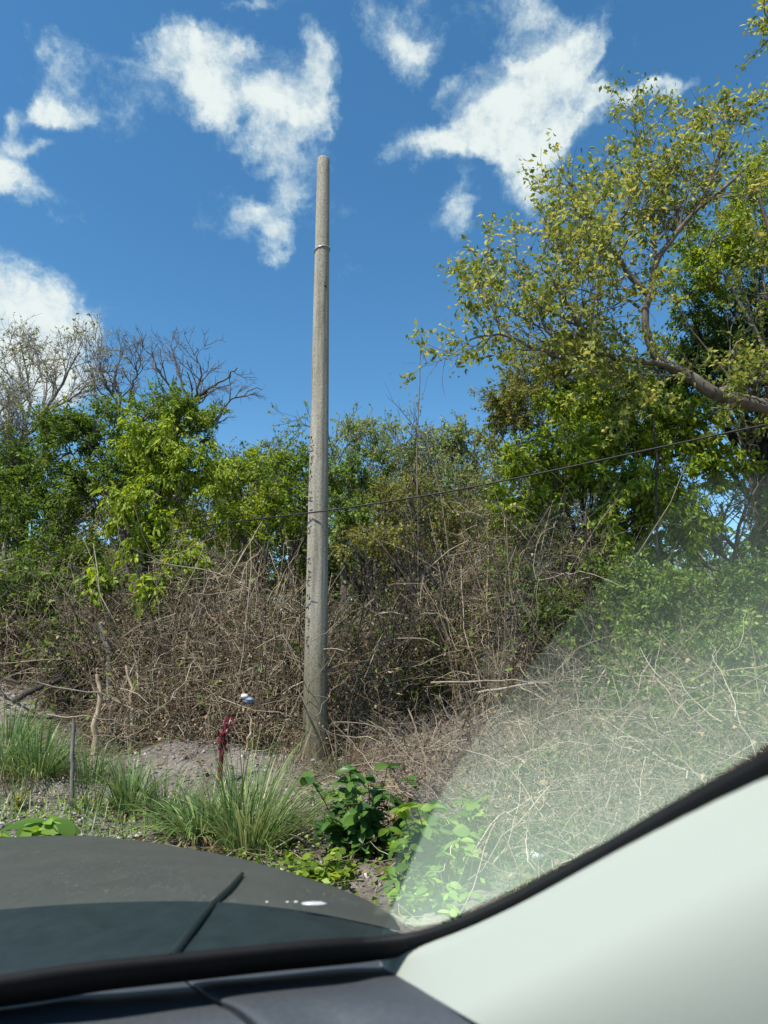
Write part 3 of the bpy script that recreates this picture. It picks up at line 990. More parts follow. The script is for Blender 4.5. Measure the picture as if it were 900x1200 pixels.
for pts, ra, rb in LIMBS:
    K = 16
    w = smooth_path([at(*q) for q in pts], K)
    w = w + rng.normal(size=w.shape) * .015
    if pts[0][1] == 770:
        w[0] = base + [0, 0, -.2]
    rr = np.linspace(ra, rb, K)
    geos.append(tubes((w - base)[None], rr[None], 8))
    if ra < .2:
        P1s.append(w)
        R1s.append(rr)
P1, R1 = np.stack(P1s), np.stack(R1s)
S, D, rad, tt = spawn(rng, P1, R1, 11, .18, 1.0, (25, 60))
L = (.75 + .75 * rng.random(len(S))) * (1.1 - .45 * tt)
P2, R2 = grow(rng, S, D + [-.08, 0, .08], L, np.minimum(rad * .5, .022), 7, .2, (-.01, 0, .05), .35)
S, D, rad, tt = spawn(rng, P2, R2, 7, .25, 1.0, (25, 60))
P3, R3 = grow(rng, S, D, .35 + .45 * rng.random(len(S)), np.maximum(rad * .55, .005), 5, .25, (0, 0, .07), .5)
geos += [tubes(P2 - base, R2, 4), tubes(P3 - base, R3, 3)]
obj('trunk', geos, M['bark'], big_tree, smooth=True)
k = rng.random(len(P3)) < .62
q, T = along(rng, P3[k], 14)
nk = len(q)
tips = P3[k][:, -1]
q2 = np.repeat(tips, 14, axis=0) + rng.normal(size=(len(tips) * 14, 3)) * .09
q = np.concatenate([q + rand_dir(rng, nk) * .04, q2])
T = np.concatenate([T, rand_dir(rng, len(q2))])
D, Nn = leaf_frame(rng, T, .6, .35)
obj('crown', [leaves(q - base, D, Nn, .10 * (.45 + rng.random(len(q))), .058 * (.5 + .8 * rng.random(len(q))))], M['leaf_yellow'], big_tree)

# ---- a neighbouring tree whose twig tips hang into the top corner
rng = np.random.default_rng(8)
base = ground_at(1500, 9)
t = thing('overhanging_tree', 'leafy branch tips of another tree hanging into the top right corner', 'tree', base)
w = smooth_path([base - [0, 0, .2], base + [-.1, 0, 4], at(1300, 300, 8.6), at(1100, 60, 8.4), at(985, 15, 8.2), at(905, 30, 8)], 20)
geos = [tubes((w - base)[None], np.linspace(.2, .012, 20)[None], 7)]
S, D, rad, tt = spawn(rng, w[None, 12:], np.full((1, 8), .03), 34, .2, 1.0, (25, 60))
P2, R2 = grow(rng, S, D, .4 + .35 * rng.random(len(S)), np.full(len(S), .009), 6, .2, (0, 0, -.03), .5)
P2b, R2b = grow(rng, np.stack([at(915, 22, 8), at(905, 32, 8), at(920, 5, 8), at(910, 25, 8)]), nrm(np.array([[-1, 0, .1], [-.9, 0, -.4], [-1, 0, .5], [-.8, .3, -.1]])), np.array([.35, .3, .4, .36]), np.full(4, .008), 6, .15, (0, 0, -.02), .5)
P2, R2 = np.concatenate([P2, P2b]), np.concatenate([R2, R2b])
geos.append(tubes(P2 - base, R2, 4))
obj('trunk', geos, M['bark'], t, smooth=True)
q, T = along(rng, P2, 34)
D, Nn = leaf_frame(rng, T, .6, .4)
q = q + rand_dir(rng, len(q)) * .07
obj('crown', [leaves(q - base, D, Nn, .085 * (.6 + .7 * rng.random(len(q))), .048 * (.6 + .7 * rng.random(len(q))))], M['leaf_yellow'], t)


# ------------------------------------------------------------------ thickets and shrubs
def dry_shrub(rng, label, pos, rad, h, ntw=620, nlf=2600, group=None, lf='leaf_dry', tw='twig_brown', tr=(.003, .0045), lsz=(.055, .03), green=0):
    """A tangle of dead vine and twig, with curled brown leaves still on it."""
    t = thing('dry_shrub', label, 'shrub', pos, group)
    a = rng.random(ntw) * 6.283
    rr = np.sqrt(rng.random(ntw)) * rad
    z = h * rng.random(ntw) ** .9 * (1 - .55 * (rr / rad) ** 2)
    S0 = np.stack([rr * np.cos(a), rr * np.sin(a), z], -1)
    D = nrm(rand_dir(rng, ntw) + [0, 0, .1])
    P, Rr = grow(rng, S0, D, .35 + 1.0 * rng.random(ntw) ** 1.6, tr[0] + tr[1] * rng.random(ntw) ** 2.5, 8, .38, (0, 0, -.06), .55)
    # upright stems that carry the tangle
    ns = max(10, ntw // 26)
    a = rng.random(ns) * 6.283
    r2 = np.sqrt(rng.random(ns)) * rad * .8
    PS, RS = grow(rng, np.stack([r2 * np.cos(a), r2 * np.sin(a), np.full(ns, -.1)], -1), nrm(np.stack([np.cos(a) * .25, np.sin(a) * .25, np.ones(ns)], -1)), h * (.7 + .5 * rng.random(ns)), .007 + .008 * rng.random(ns), 8, .16, (0, 0, .02), .4)
    obj('stem', [tubes(P, Rr, 3), tubes(PS, RS, 5)], M[tw], t)
    nv = max(6, ntw // 16)
    i_ = rng.integers(0, ntw, nv)
    PV, RV = grow(rng, S0[i_], nrm(rand_dir(rng, nv) * [1, 1, .8]), .7 + 1.3 * rng.random(nv), .005 + .006 * rng.random(nv) ** 2, 9, .2, (0, 0, -.04), .45)
    obj('vine', [tubes(PV, RV, 4)], M['twig_pale'], t)
    q, T = along(rng, P, max(1, nlf // ntw))
    q = q + rand_dir(rng, len(q)) * .06
    D, Nn = leaf_frame(rng, T, .3, .6)
    gl = [leaves(q, D, Nn, lsz[0] * (.4 + rng.random(len(q))), lsz[1] * (.4 + rng.random(len(q))), .35) + (0,)]
    mats = [M[lf]]
    if green:
        kk = rng.integers(0, len(q), green)
        c = q[kk] + rand_dir(rng, green) * .1
        D, Nn = leaf_frame(rng, rand_dir(rng, green), .8, .3)
        gl.append(leaves(c, D, Nn, .09 * (.5 + rng.random(green)), .05 * (.5 + rng.random(green))) + (1,))
        mats.append(M['leaf_mid'])
    obj('foliage', gl, mats, t)
    return t


rng = np.random.default_rng(51)
g = 'dry shrubs of the brown thicket'
specs = [  # px, Y, radius, height, label
    (300, 10.9, 1.3, 2.6, 'largest dry shrub, a brown mound of dead vines left of the pole'),
    (225, 11.6, 1.3, 3.0, 'dry brown shrub under the bright drooping leaves'),
    (398, 11.3, .95, 2.1, 'dry shrub with dark stems just behind the foot of the pole'),
    (460, 12.6, 1.0, 1.8, 'dry thin shrub with upright dark stems right of the pole'),
    (530, 12.6, 1.2, 1.9, 'dry grey brown shrub below the sparse saplings'),
    (130, 11.8, 1.1, 2.2, 'dry dark shrub behind the leaning fence posts'),
    (60, 12.6, 1.2, 2.0, 'dry shrub above the pale earth bank on the left'),
    (0, 13.0, 1.2, 2.1, 'dry shrub at the left edge above the grass'),
    (250, 10.2, .9, 1.1, 'low dry shrub behind the red wrapped stake'),
    (330, 10.1, .8, 1.1, 'low dry shrub at the left of the pole foot'),
    (180, 10.6, .9, 1.2, 'low dry shrub beside the leaning pale posts'),
    (590, 13.0, 1.2, 2.6, 'dry shrub tangled with green under the bright tree'),
    (412, 10.3, .45, 1.2, 'dark dry shrub pressed against the right of the pole foot'),
]
for i, (px, Y, rad, h, lab) in enumerate(specs):
    pos = ground_at(px, Y)
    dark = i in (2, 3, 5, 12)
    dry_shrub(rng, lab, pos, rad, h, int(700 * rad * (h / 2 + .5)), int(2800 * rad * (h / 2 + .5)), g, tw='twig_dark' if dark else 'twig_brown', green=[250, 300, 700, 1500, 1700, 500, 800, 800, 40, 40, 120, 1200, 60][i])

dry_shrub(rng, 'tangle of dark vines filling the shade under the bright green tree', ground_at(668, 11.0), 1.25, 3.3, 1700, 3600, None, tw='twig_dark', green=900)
dry_shrub(rng, 'tangle of grey vines at the left foot of the bright green tree', ground_at(590, 11.6), 1.0, 3.4, 1300, 2400, None, tw='twig_brown', green=700)

# upright dark saplings in the thicket right of the pole
rng = np.random.default_rng(53)
g = 'saplings in the thicket'
sap = [(410, 11.0, 2.6, .05, 'dark sapling with forked twigs close to the right of the pole'), (436, 11.4, 2.9, .0, 'dark upright sapling second from the pole'),
       (462, 11.8, 3.0, .08, 'dark sapling in the middle of the brown thicket'), (500, 12.0, 3.2, -.05, 'sapling leaning left in the thicket below the tall dead stem'),
       (545, 12.0, 3.2, .05, 'sapling at the right end of the brown thicket'), (575, 12.4, 3.4, -.1, 'sapling leaning left beside the bright green tree'), (60, 12.5, 2.4, .05, 'thin dark sapling over the earth bank')]
for px, Y, h, lean, lab in sap:
    bare_tree(rng, 'sapling', lab, ground_at(px, Y), (lean, 0, 1), h * 1.15, .024, M['bark_dark'], M['leaf_grey'], g, .5, n1=7, n2=4, n3=3, fork=.5, n4=2, twig=.005, lsize=(.06, .035))

# tall thin dead stem, and thin leaning stems
def stem_thing(name, label, pts, ra, rb, mat, cat, side=0, rng=rng, group=None, K=12, rough=.012):
    w = smooth_path([np.asarray(q, float) for q in pts], K)
    w[1:-1] += rng.normal(size=(K - 2, 3)) * rough
    b = w[0].copy()
    geos = [tubes((w - b)[None], np.linspace(ra, rb, K)[None], 6)]
    if side:
        S, D, rad, tt = spawn(rng, w[None], np.linspace(ra, rb, K)[None], side, .3, .97, (20, 60))
        P, Rr = grow(rng, S - b, D + [0, 0, .3], .12 + .3 * rng.random(len(S)), np.maximum(rad * .5, .003), 5, .15, (0, 0, .03), .5)
        geos.append(tubes(P, Rr, 4))
    o = obj(name, geos, mat, smooth=True, loc=b)
    return tag(o, label, cat, group)


stem_thing('dead_sapling', 'tall thin dead stem standing up alone against the sky', [ground_at(488, 12.2), at(490, 700, 12.2), at(489, 560, 12.2), at(490, 470, 12.2), at(493, 402, 12.2)], .022, .005, M['twig_dark'], 'dead sapling', 7)
stem_thing('dead_sapling', 'thin dead stem leaning left with a bent tip against the sky', [ground_at(540, 12.5), at(525, 640, 12.5), at(505, 530, 12.5), at(480, 492, 12.5), at(455, 466, 12.5)], .02, .005, M['twig_dark'], 'dead sapling', 6)
stem_thing('hanging_vine', 'dark vine hanging down before the bright green tree', [ground_at(780, 10.6), at(772, 680, 10.6), at(766, 600, 10.6), at(768, 520, 10.5), at(758, 470, 10.6), at(745, 420, 10.8)], .026, .012, M['bark_dark'], 'vine', 8, rough=.03)
stem_thing('pale_stem', 'long pale dead stem leaning left before the thicket right of the pole', [at(585, 752, 11.3), at(572, 712, 11.3), at(556, 672, 11.3), at(540, 620, 11.3)], .014, .007, M['twig_pale'], 'dead stem', 3)


def green_shrub(rng, label, pos, blobs, leaf, leaf_size, group=None, big=True, clump=(.34, 8, 7), droop=.35, name='green_shrub'):
    pos = np.asarray(pos, float)
    t = thing(name, label, 'shrub', pos, group)
    cc = np.concatenate([np.asarray(c) + rand_dir(rng, n) * (rng.random(n) ** .4)[:, None] * np.asarray(r) for c, r, n in blobs])
    n = len(cc)
    s = pos + rng.normal(size=(n, 3)) * [.18, .18, 0]
    mid = s * .5 + cc * .5 + [0, 0, .25] + rng.normal(size=(n, 3)) * .15
    u = np.linspace(0, 1, 7)[None, :, None]
    P = (1 - u) ** 2 * s[:, None] + 2 * u * (1 - u) * mid[:, None] + u ** 2 * cc[:, None]
    st = [tubes(P - pos, (.012 * (1 - .7 * u[:, :, 0])) * np.ones((n, 1)), 4)]
    i = np.repeat(np.arange(n), clump[1])
    TP, TR = grow(rng, cc[i], nrm(rand_dir(rng, len(i)) + [0, -.15, .3]), clump[0] * (.5 + .8 * rng.random(len(i))), np.full(len(i), .004), 5, .22, (0, 0, -.04), .6)
    st.append(tubes(TP - pos, TR, 3))
    obj('stem', st, M['bark_dark'], t)
    q, T = along(rng, TP, clump[2])
    D, Nn = leaf_frame(rng, T, .9, droop)
    fn = broad_leaves if big else leaves
    obj('foliage', [fn(q + rand_dir(rng, len(q)) * .03 - pos, D, Nn, leaf_size[0] * (.55 + .8 * rng.random(len(q))), leaf_size[1] * (.6 + .7 * rng.random(len(q))))], M[leaf], t)
    return t


rng = np.random.default_rng(61)
green_shrub(rng, 'leafy green shrub rising against the sky gap at the right', ground_at(800, 8.6), [px_blob(790, 715, 8.6, 60, 40, 34), px_blob(840, 770, 8.0, 60, 50, 40), px_blob(750, 690, 9.2, 50, 40, 22), px_blob(760, 780, 8, 40, 40, 16)], 'leaf_shrub', (.058, .029), clump=(.34, 9, 13))
green_shrub(rng, 'broad green shrub at the right edge above the windscreen pillar', ground_at(885, 8), [px_blob(880, 690, 8.4, 54, 40, 26), px_blob(890, 790, 7.6, 60, 60, 38), px_blob(930, 730, 8.2, 60, 60, 24)], 'leaf_shrub', (.058, .029), clump=(.34, 9, 13))
green_shrub(rng, 'dull green shrub between the brush heap and the bright tree', ground_at(690, 10), [px_blob(660, 730, 10.2, 50, 40, 20), px_blob(720, 700, 10.2, 50, 40, 20), px_blob(610, 700, 11.2, 36, 44, 14)], 'leaf_mid', (.06, .032), clump=(.34, 9, 13))
green_shrub(rng, 'green shrub tangled in dead twigs low at the right', ground_at(860, 6.4), [px_blob(830, 850, 6.4, 80, 40, 22), px_blob(740, 830, 7, 50, 40, 10)], 'leaf_shrub', (.055, .027), clump=(.34, 9, 12))
green_shrub(rng, 'small bright sprig of leaves hanging in the thicket left of the pole', ground_at(182, 11), [px_blob(182, 690, 11, 12, 14, 5)], 'leaf_bright', (.14, .075), droop=.7)
green_shrub(rng, 'small bright leafy sprig above the brown mound', ground_at(215, 11.2), [px_blob(218, 662, 11.2, 13, 11, 5)], 'leaf_bright', (.13, .07), droop=.7)
green_shrub(rng, 'small bright sprig of leaves left of the dead vines', ground_at(122, 11.4), [px_blob(122, 685, 11.4, 13, 16, 6)], 'leaf_bright', (.13, .06), droop=.9)
green_shrub(rng, 'green bush low behind the leaning posts on the left', ground_at(78, 11.5), [px_blob(78, 760, 11.5, 22, 30, 9), px_blob(60, 720, 12, 40, 40, 14)], 'leaf_mid', (.085, .045))
green_shrub(rng, 'dark green bush at the left edge of the thicket', ground_at(20, 12.2), [px_blob(20, 690, 12.2, 60, 44, 28)], 'leaf_mid', (.09, .05))

for px, py, Y, rx, ry, k, lab in ((560, 985, 5.6, 40, 34, 9, 'small green weed bush in the near brush above the windscreen corner'), (628, 905, 6.6, 34, 26, 7, 'green sprigs coming up through the middle of the brush heap'),
                               (705, 880, 6.6, 34, 30, 7, 'small green bush in the brush right of the middle'), (815, 900, 5.6, 46, 26, 9, 'low green bush close above the pillar at the right'),
                               (655, 995, 5.2, 40, 22, 7, 'low green sprigs close above the pillar seal')):
    green_shrub(rng, lab, ground_at(px, Y), [px_blob(px, py, Y, rx, ry, k)], 'leaf_shrub', (.06, .032), clump=(.26, 7, 8))
# ---- heap of dead branches on the right
rng = np.random.default_rng(71)
g = 'heaps of dead brushwood on the right'
heap = [(545, 7.6, 1.0, .7, 'heap of pale dead brushwood right of the broad leaved plant'), (640, 7.4, 1.1, 1.15, 'tall heap of tangled pale brushwood in the middle of the right bank'),
        (740, 7.2, 1.1, 1.2, 'heap of pale brushwood below the leafy green shrub'), (600, 5.6, .9, .7, 'near heap of thin dead twigs above the windscreen corner'),
        (720, 5.3, 1.0, 1.0, 'near heap of dead twigs just above the windscreen pillar'), (850, 5.6, 1.0, 1.3, 'heap of dead twigs under the shrub at the right edge'),
        (480, 9.2, .8, .25, 'low heap of dry sticks right of the pole foot')]
for i, (px, Y, rad, h, lab) in enumerate(heap):
    pos = ground_at(px, Y)
    t = thing('brushwood_heap', lab, 'brushwood', pos, g)
    ntw = int(560 * rad)
    a = rng.random(ntw) * 6.283
    rr = np.sqrt(rng.random(ntw)) * rad
    z = h * rng.random(ntw) * (1 - .6 * (rr / rad) ** 2) + .03
    D = nrm(rand_dir(rng, ntw) * [1, 1, .75])
    P, Rr = grow(rng, np.stack([rr * np.cos(a), rr * np.sin(a), z], -1), D, .25 + .8 * rng.random(ntw) ** 1.5, .002 + .0042 * rng.random(ntw) ** 3.5, 8, .26, (0, 0, -.04), .5)
    S, D2, rad2, tt = spawn(rng, P, Rr, 2, .2, .9, (25, 60))
    PB, RB = grow(rng, S, D2, .08 + .25 * rng.random(len(S)), rad2 * .7, 5, .25, (0, 0, 0), .5)
    obj('twig', [tubes(P, Rr, 4), tubes(PB, RB, 3)], M['twig_pale'], t)
    q, T = along(rng, P, 2)
    D, Nn = leaf_frame(rng, T, .4, .4)
    obj('dead_foliage', [leaves(q + rand_dir(rng, len(q)) * .05, D, Nn, .05 * (.4 + rng.random(len(q))), .028 * (.4 + rng.random(len(q))), .3)], M['leaf_dry'], t)

g = 'dead branches lying on the right bank'
BR = [  # pixel path, Y at each end, radius, label
    ([(505, 800), (580, 796), (640, 800), (690, 792)], 9.4, 8.8, .018, 'long straight dead branch lying along the top of the brush heap'),
    ([(560, 812), (600, 805), (635, 800), (650, 806)], 9, 8.8, .024, 'thick pale branch end at the top of the brush heap'),
    ([(610, 806), (660, 830), (710, 850), (770, 862)], 8.4, 7.6, .014, 'dead branch slanting down to the right across the brush heap'),
    ([(556, 945), (590, 905), (640, 872), (660, 860)], 6.8, 7.4, .014, 'curved pale branch rising to the right in the haze of the glass'),
    ([(470, 872), (540, 880), (620, 872), (690, 868)], 7.6, 7.6, .012, 'thin dead branch lying level across the middle of the heap'),
    ([(625, 870), (628, 840), (622, 815)], 7.8, 7.8, .013, 'short upright stick in the middle of the heap'),
    ([(660, 900), (640, 945), (612, 975)], 6.6, 6.2, .012, 'dead stick slanting to the lower left above the windscreen corner'),
    ([(700, 960), (675, 1000), (682, 1030)], 5.4, 5.2, .008, 'thin forked twig right above the pillar seal'),
    ([(560, 968), (600, 965), (650, 985), (690, 1000)], 5.8, 5.6, .008, 'thin bowed twig low above the windscreen corner'),
    ([(690, 930), (735, 925), (775, 938)], 6, 5.8, .009, 'bent pale twig right of the heap middle'),
    ([(478, 830), (490, 862), (495, 886)], 8.8, 8.6, .014, 'short pale forked stick standing right of the pole foot'),
    ([(520, 840), (505, 865), (497, 884)], 8.9, 8.6, .009, 'thin slanting stick beside the pale forked stick'),
    ([(400, 900), (450, 893), (500, 900)], 8.2, 8.1, .009, 'thin dead branch on the ground right of the pole foot'),
    ([(415, 935), (440, 905), (470, 868)], 7.6, 8.2, .008, 'thin pale stick rising behind the broad leaved plant'),
    ([(640, 800), (680, 760), (740, 735)], 8.8, 9.4, .008, 'thin twig arching up from the end of the heap'),
    ([(655, 800), (665, 770), (690, 752)], 8.8, 9.2, .007, 'short twig arching up from the end of the heap'),
    ([(790, 850), (800, 890), (840, 935)], 6.4, 5.4, .008, 'pale twig slanting down towards the pillar seal'),
    ([(440, 1045), (470, 1000), (500, 962)], 4.9, 5.2, .007, 'thin dry stalk leaning beside the broad leaved plant'),
    ([(180, 812), (230, 822), (290, 826)], 9.7, 9.7, .014, 'dark straight branch jutting left from the brown mound'),
    ([(300, 760), (330, 745), (345, 770), (365, 800), (385, 775)], 9.1, 9.1, .009, 'pale crooked vine stem looped across the lower pole'),
    ([(345, 800), (368, 838), (385, 815), (410, 790)], 9.05, 9.1, .008, 'pale vine forking in front of the pole base'),
    ([(362, 752), (388, 735), (420, 700)], 9.1, 9.3, .007, 'thin pale vine crossing the pole slantwise'),
    ([(340, 838), (362, 800), (395, 780), (440, 772)], 9.1, 9.6, .007, 'thin pale vine bowed across the pole to the right'),
]
rng = np.random.default_rng(73)
for pts, ya, yb, r0, lab in BR:
    n = len(pts)
    stem_thing('dead_branch', lab, [at(px, py, ya + (yb - ya) * i / (n - 1)) for i, (px, py) in enumerate(pts)], r0 * .8, r0 * .35, M['twig_pale'] if 'dark' not in lab else M['twig_dark'], 'dead branch', 4 if r0 > .008 else 2, rng, g if pts[0][0] > 400 else 'vines and branches round the pole')

# ------------------------------------------------------------------ grass and small plants
def tussock(rng, label, pos, n, L, W, spread, droop=.8, mat='blade', base_r=.12, group=None, lean=(0, 0), name='grass_tussock'):
    pos = np.asarray(pos, float)
    t = thing(name, label, 'grass tussock', pos, group)
    a = rng.random(n) * 6.283
    tilt = spread * rng.random(n) ** .75
    D = np.stack([np.cos(a) * tilt + lean[0], np.sin(a) * tilt + lean[1], np.ones(n)], -1)
    S0 = np.stack([np.cos(a), np.sin(a), np.zeros(n)], -1) * (base_r * np.sqrt(rng.random(n)))[:, None]
    l = L * (.45 + .65 * rng.random(n))
    obj('foliage', [blades(S0, D, l, W * (.6 + .7 * rng.random(n)), 8, droop, rng)], M[mat], t)
    nd = n // 3
    a = rng.random(nd) * 6.283
    D = np.stack([np.cos(a) * 1.1, np.sin(a) * 1.1, np.ones(nd) * .6], -1)
    S0 = np.stack([np.cos(a), np.sin(a), np.zeros(nd)], -1) * (base_r * np.sqrt(rng.random(nd)))[:, None]
    obj('dead_foliage', [blades(S0, D, L * (.3 + .5 * rng.random(nd)), W * (.5 + .5 * rng.random(nd)), 7, 1.6, rng)], M['leaf_dry'], t)
    return t


rng = np.random.default_rng(81)
g = 'grass tussocks on the verge'
tussock(rng, 'largest grass tussock, long arching blades in front of the pole', ground_at(296, 6.0), 430, 1.02, .0125, 1.1, .65, base_r=.22, group=g, lean=(.22, 0))
tussock(rng, 'low grass tussock of broad blades left of the largest tussock', ground_at(228, 6.3), 200, .62, .020, 1.3, .9, base_r=.22, group=g, lean=(-.3, 0))
tussock(rng, 'grass tussock of broad grey green blades right of the grey stake', ground_at(152, 7.3), 120, .62, .022, .7, .8, base_r=.16, group=g)
tussock(rng, 'dense grass tussock at the left edge behind the dark grass stems', ground_at(45, 8.3), 260, .78, .016, 1.2, .7, base_r=.28, group=g)
tussock(rng, 'grass tussock cut by the left edge of the photo', ground_at(0, 8.6), 200, .8, .016, 1.2, .8, base_r=.3, group=g)
tussock(rng, 'tall loose grass tussock on the bank at the left edge', ground_at(12, 10), 160, .8, .014, 1.1, .6, base_r=.35, group=g)
tussock(rng, 'small grass tussock behind the grey stake', ground_at(105, 8.3), 90, .6, .014, .9, .6, base_r=.2, group=g)
tussock(rng, 'loose thin grass tussock between the grey stake and the red stake', ground_at(195, 7.2), 80, .65, .010, 1.0, .5, base_r=.25, group=g)
tussock(rng, 'dark burnt grass stems at the left edge of the verge', ground_at(25, 7.6), 60, .6, .008, 1.0, .2, 'blade_dark', .3, g)
tussock(rng, 'dark burnt grass stems beside the grey stake', ground_at(108, 7.1), 50, .5, .008, 1.1, .2, 'blade_dark', .25, g)
tussock(rng, 'dry thin grass tussock right of the pole foot', ground_at(400, 8.6), 90, .7, .007, .9, .3, 'leaf_dry', .3, g)
tussock(rng, 'dry thin grass tussock at the left of the pole foot', ground_at(335, 8.7), 70, .6, .007, .9, .3, 'leaf_dry', .3, g)
tussock(rng, 'sparse thin grass tussock low above the pillar seal', ground_at(610, 4.9), 60, .5, .008, 1.0, .5, 'blade', .3, g)


def broad_plant(rng, label, pos, n, h, size, mat='leaf_broad', spread=.5, group=None):
    pos = np.asarray(pos, float)
    t = thing('broad_leaved_plant', label, 'plant', pos, group)
    a = rng.random(n) * 6.283
    D = nrm(np.stack([np.cos(a) * spread, np.sin(a) * spread, np.ones(n)], -1))
    P, Rr = grow(rng, rng.normal(size=(n, 3)) * [.06, .06, 0], D, h * (.4 + .7 * rng.random(n)), np.full(n, .006), 7, .15, (0, 0, 0), .5)
    obj('stem', [tubes(P, Rr, 4)], M['leaf_mid'], t)
    q, T = along(rng, P, 9)
    tip = np.repeat(P[:, -1], 3, axis=0)
    q = np.concatenate([q, tip])
    a = rng.random(len(q)) * 6.283
    D = np.stack([np.cos(a), np.sin(a), .25 * rng.normal(size=len(q))], -1)
    Nn = nrm(rand_dir(rng, len(q)) * .55 + [0, -.25, 1])
    obj('foliage', [broad_leaves(q, D, Nn, size * (.5 + .7 * rng.random(len(q))), size * .62 * (.5 + .7 * rng.random(len(q))), 7, .25, .12)], M[mat], t, smooth=True)
    return t


rng = np.random.default_rng(91)
broad_plant(rng, 'bushy plant with large round dark green leaves beside the car bonnet', ground_at(428, 5.6), 30, .64, .14)
broad_plant(rng, 'pale green broad leaved plant seen through the hazy glass corner', ground_at(510, 5.0), 26, .6, .14, 'leaf_fresh', .7)
broad_plant(rng, 'low spreading weed at the foot of the hazy glass corner', ground_at(490, 4.6), 30, .34, .085, 'leaf_fresh', 1.1)
broad_plant(rng, 'low bright weed right of the hazy glass edge', ground_at(545, 5.2), 24, .42, .09, 'leaf_fresh', .9)
broad_plant(rng, 'low plant with big oval leaves just above the bonnet at the left', ground_at(28, 5.4), 9, .26, .2, 'leaf_fresh', .9)
broad_plant(rng, 'low yellowish weed between the tussock and the broad leaved plant', ground_at(370, 5.2), 22, .26, .07, 'leaf_bright', 1.2)
broad_plant(rng, 'small green weed behind the broad leaved plant', ground_at(405, 7.2), 10, .35, .12, 'leaf_fresh', .7)
broad_plant(rng, 'scattered green weed low in the brush above the pillar', ground_at(600, 6.6), 14, .6, .10, 'leaf_fresh', .8)
broad_plant(rng, 'small round leaved weed in the brush heap', ground_at(650, 6.0), 12, .7, .11, 'leaf_broad', .7)
for px, Y, lab in ((20, 7.3, 'small weed with yellow leaves among the burnt grass at the left edge'), (113, 7.2, 'small yellow flowered weed right of the grey stake'), (440, 7.9, 'single yellow sprig right of the pole foot'), (480, 6.0, 'small yellow tipped weed at the edge of the hazy glass')):
    broad_plant(rng, lab, ground_at(px, Y), 6, .2, .045, 'flower', .8, 'yellow weeds')

# low green weeds
n = 2600
X = np.r_[rng.normal(-2.6, .8, n // 3), rng.normal(-.9, .5, n // 4), rng.normal(.8, 1.2, n - n // 3 - n // 4)]
Y = np.r_[rng.normal(6.8, .6, n // 3), rng.normal(5.6, .4, n // 4), rng.normal(5.6, .8, n - n // 3 - n // 4)]
c = np.stack([X, Y, gz(X, Y) + .01 + .08 * rng.random(n)], -1)
D, Nn = leaf_frame(rng, rand_dir(rng, n) * [1, 1, .4], 1.0, 0)
nb = 700
X = np.r_[rng.normal(-4.6, .9, nb // 2), rng.normal(-2.6, .9, nb // 2)]
Y = np.r_[rng.normal(8.6, 1.0, nb // 2), rng.normal(6.9, .6, nb // 2)]
S0 = np.stack([X, Y, gz(X, Y)], -1)
Db = np.stack([rng.normal(size=nb) * .5, rng.normal(size=nb) * .5, np.ones(nb)], -1)
tag(obj('weeds', [leaves(c, D, Nn, .05 * (.4 + rng.random(n)), .03 * (.4 + rng.random(n))) + (0,), blades(S0, Db, .12 + .3 * rng.random(nb), .007 + .006 * rng.random(nb), 5, .6, rng) + (1,)], [M['leaf_fresh'], M['blade']]),
    'low green weeds and thin grass growing over the verge', 'weeds', kind='stuff')

# ------------------------------------------------------------------ concrete pole
m, nt, out = new_mat('pole_concrete')
p = nt.nodes.new('ShaderNodeBsdfPrincipled')
p.inputs['Roughness'].default_value = 0.9
p.inputs['Specular IOR Level'].default_value = 0.2
n1 = noise(nt, 7, 6, .65, mapping=(1, 1, .06))
n2 = noise(nt, 42, 8, .78)
c1 = ramp(nt, [(.15, .137, .108, .34), (.275, .253, .205, .5), (.38, .352, .295, .68)], n1.outputs['Fac'])
c2 = ramp(nt, [(.30, .29, .27, .34), (1, 1, 1, .48), (1.35, 1.35, 1.3, .66)], n2.outputs['Fac'])
mm = nt.nodes.new('ShaderNodeMix')
mm.data_type = 'RGBA'
mm.blend_type = 'MULTIPLY'
mm.inputs['Factor'].default_value = .95
nt.links.new(c1, mm.inputs['A'])
nt.links.new(c2, mm.inputs['B'])
nt.links.new(mm.outputs['Result'], p.inputs['Base Color'])
# damp stains and algae climb the lowest two metres in ragged tongues
tz = nt.nodes.new('ShaderNodeTexCoord')
sz = nt.nodes.new('ShaderNodeSeparateXYZ')
nt.links.new(tz.outputs['Object'], sz.inputs[0])
mz = nt.nodes.new('ShaderNodeMapRange')
mz.inputs['From Min'].default_value = 2.6
mz.inputs['From Max'].default_value = 0.2
nt.links.new(sz.outputs['Z'], mz.inputs['Value'])
az = nt.nodes.new('ShaderNodeMath')
az.operation = 'MULTIPLY_ADD'
nt.links.new(n1.outputs['Fac'], az.inputs[0])
az.inputs[1].default_value = 2.2
az.inputs[2].default_value = -1.15
sz2 = nt.nodes.new('ShaderNodeMath')
sz2.operation = 'ADD'
nt.links.new(az.outputs[0], sz2.inputs[0])
nt.links.new(mz.outputs[0], sz2.inputs[1])
st = ramp(nt, [(1, 1, 1, .25), (.50, .50, .42, .62)], sz2.outputs[0])
mst = nt.nodes.new('ShaderNodeMix')
mst.data_type = 'RGBA'
mst.blend_type = 'MULTIPLY'
mst.inputs['Factor'].default_value = 1
nt.links.new(mm.outputs['Result'], mst.inputs['A'])
nt.links.new(st, mst.inputs['B'])
nt.links.new(mst.outputs['Result'], p.inputs['Base Color'])
bp = nt.nodes.new('ShaderNodeBump')
bp.inputs['Strength'].default_value = .35
bp.inputs['Distance'].default_value = .01
nt.links.new(n2.outputs['Fac'], bp.inputs['Height'])
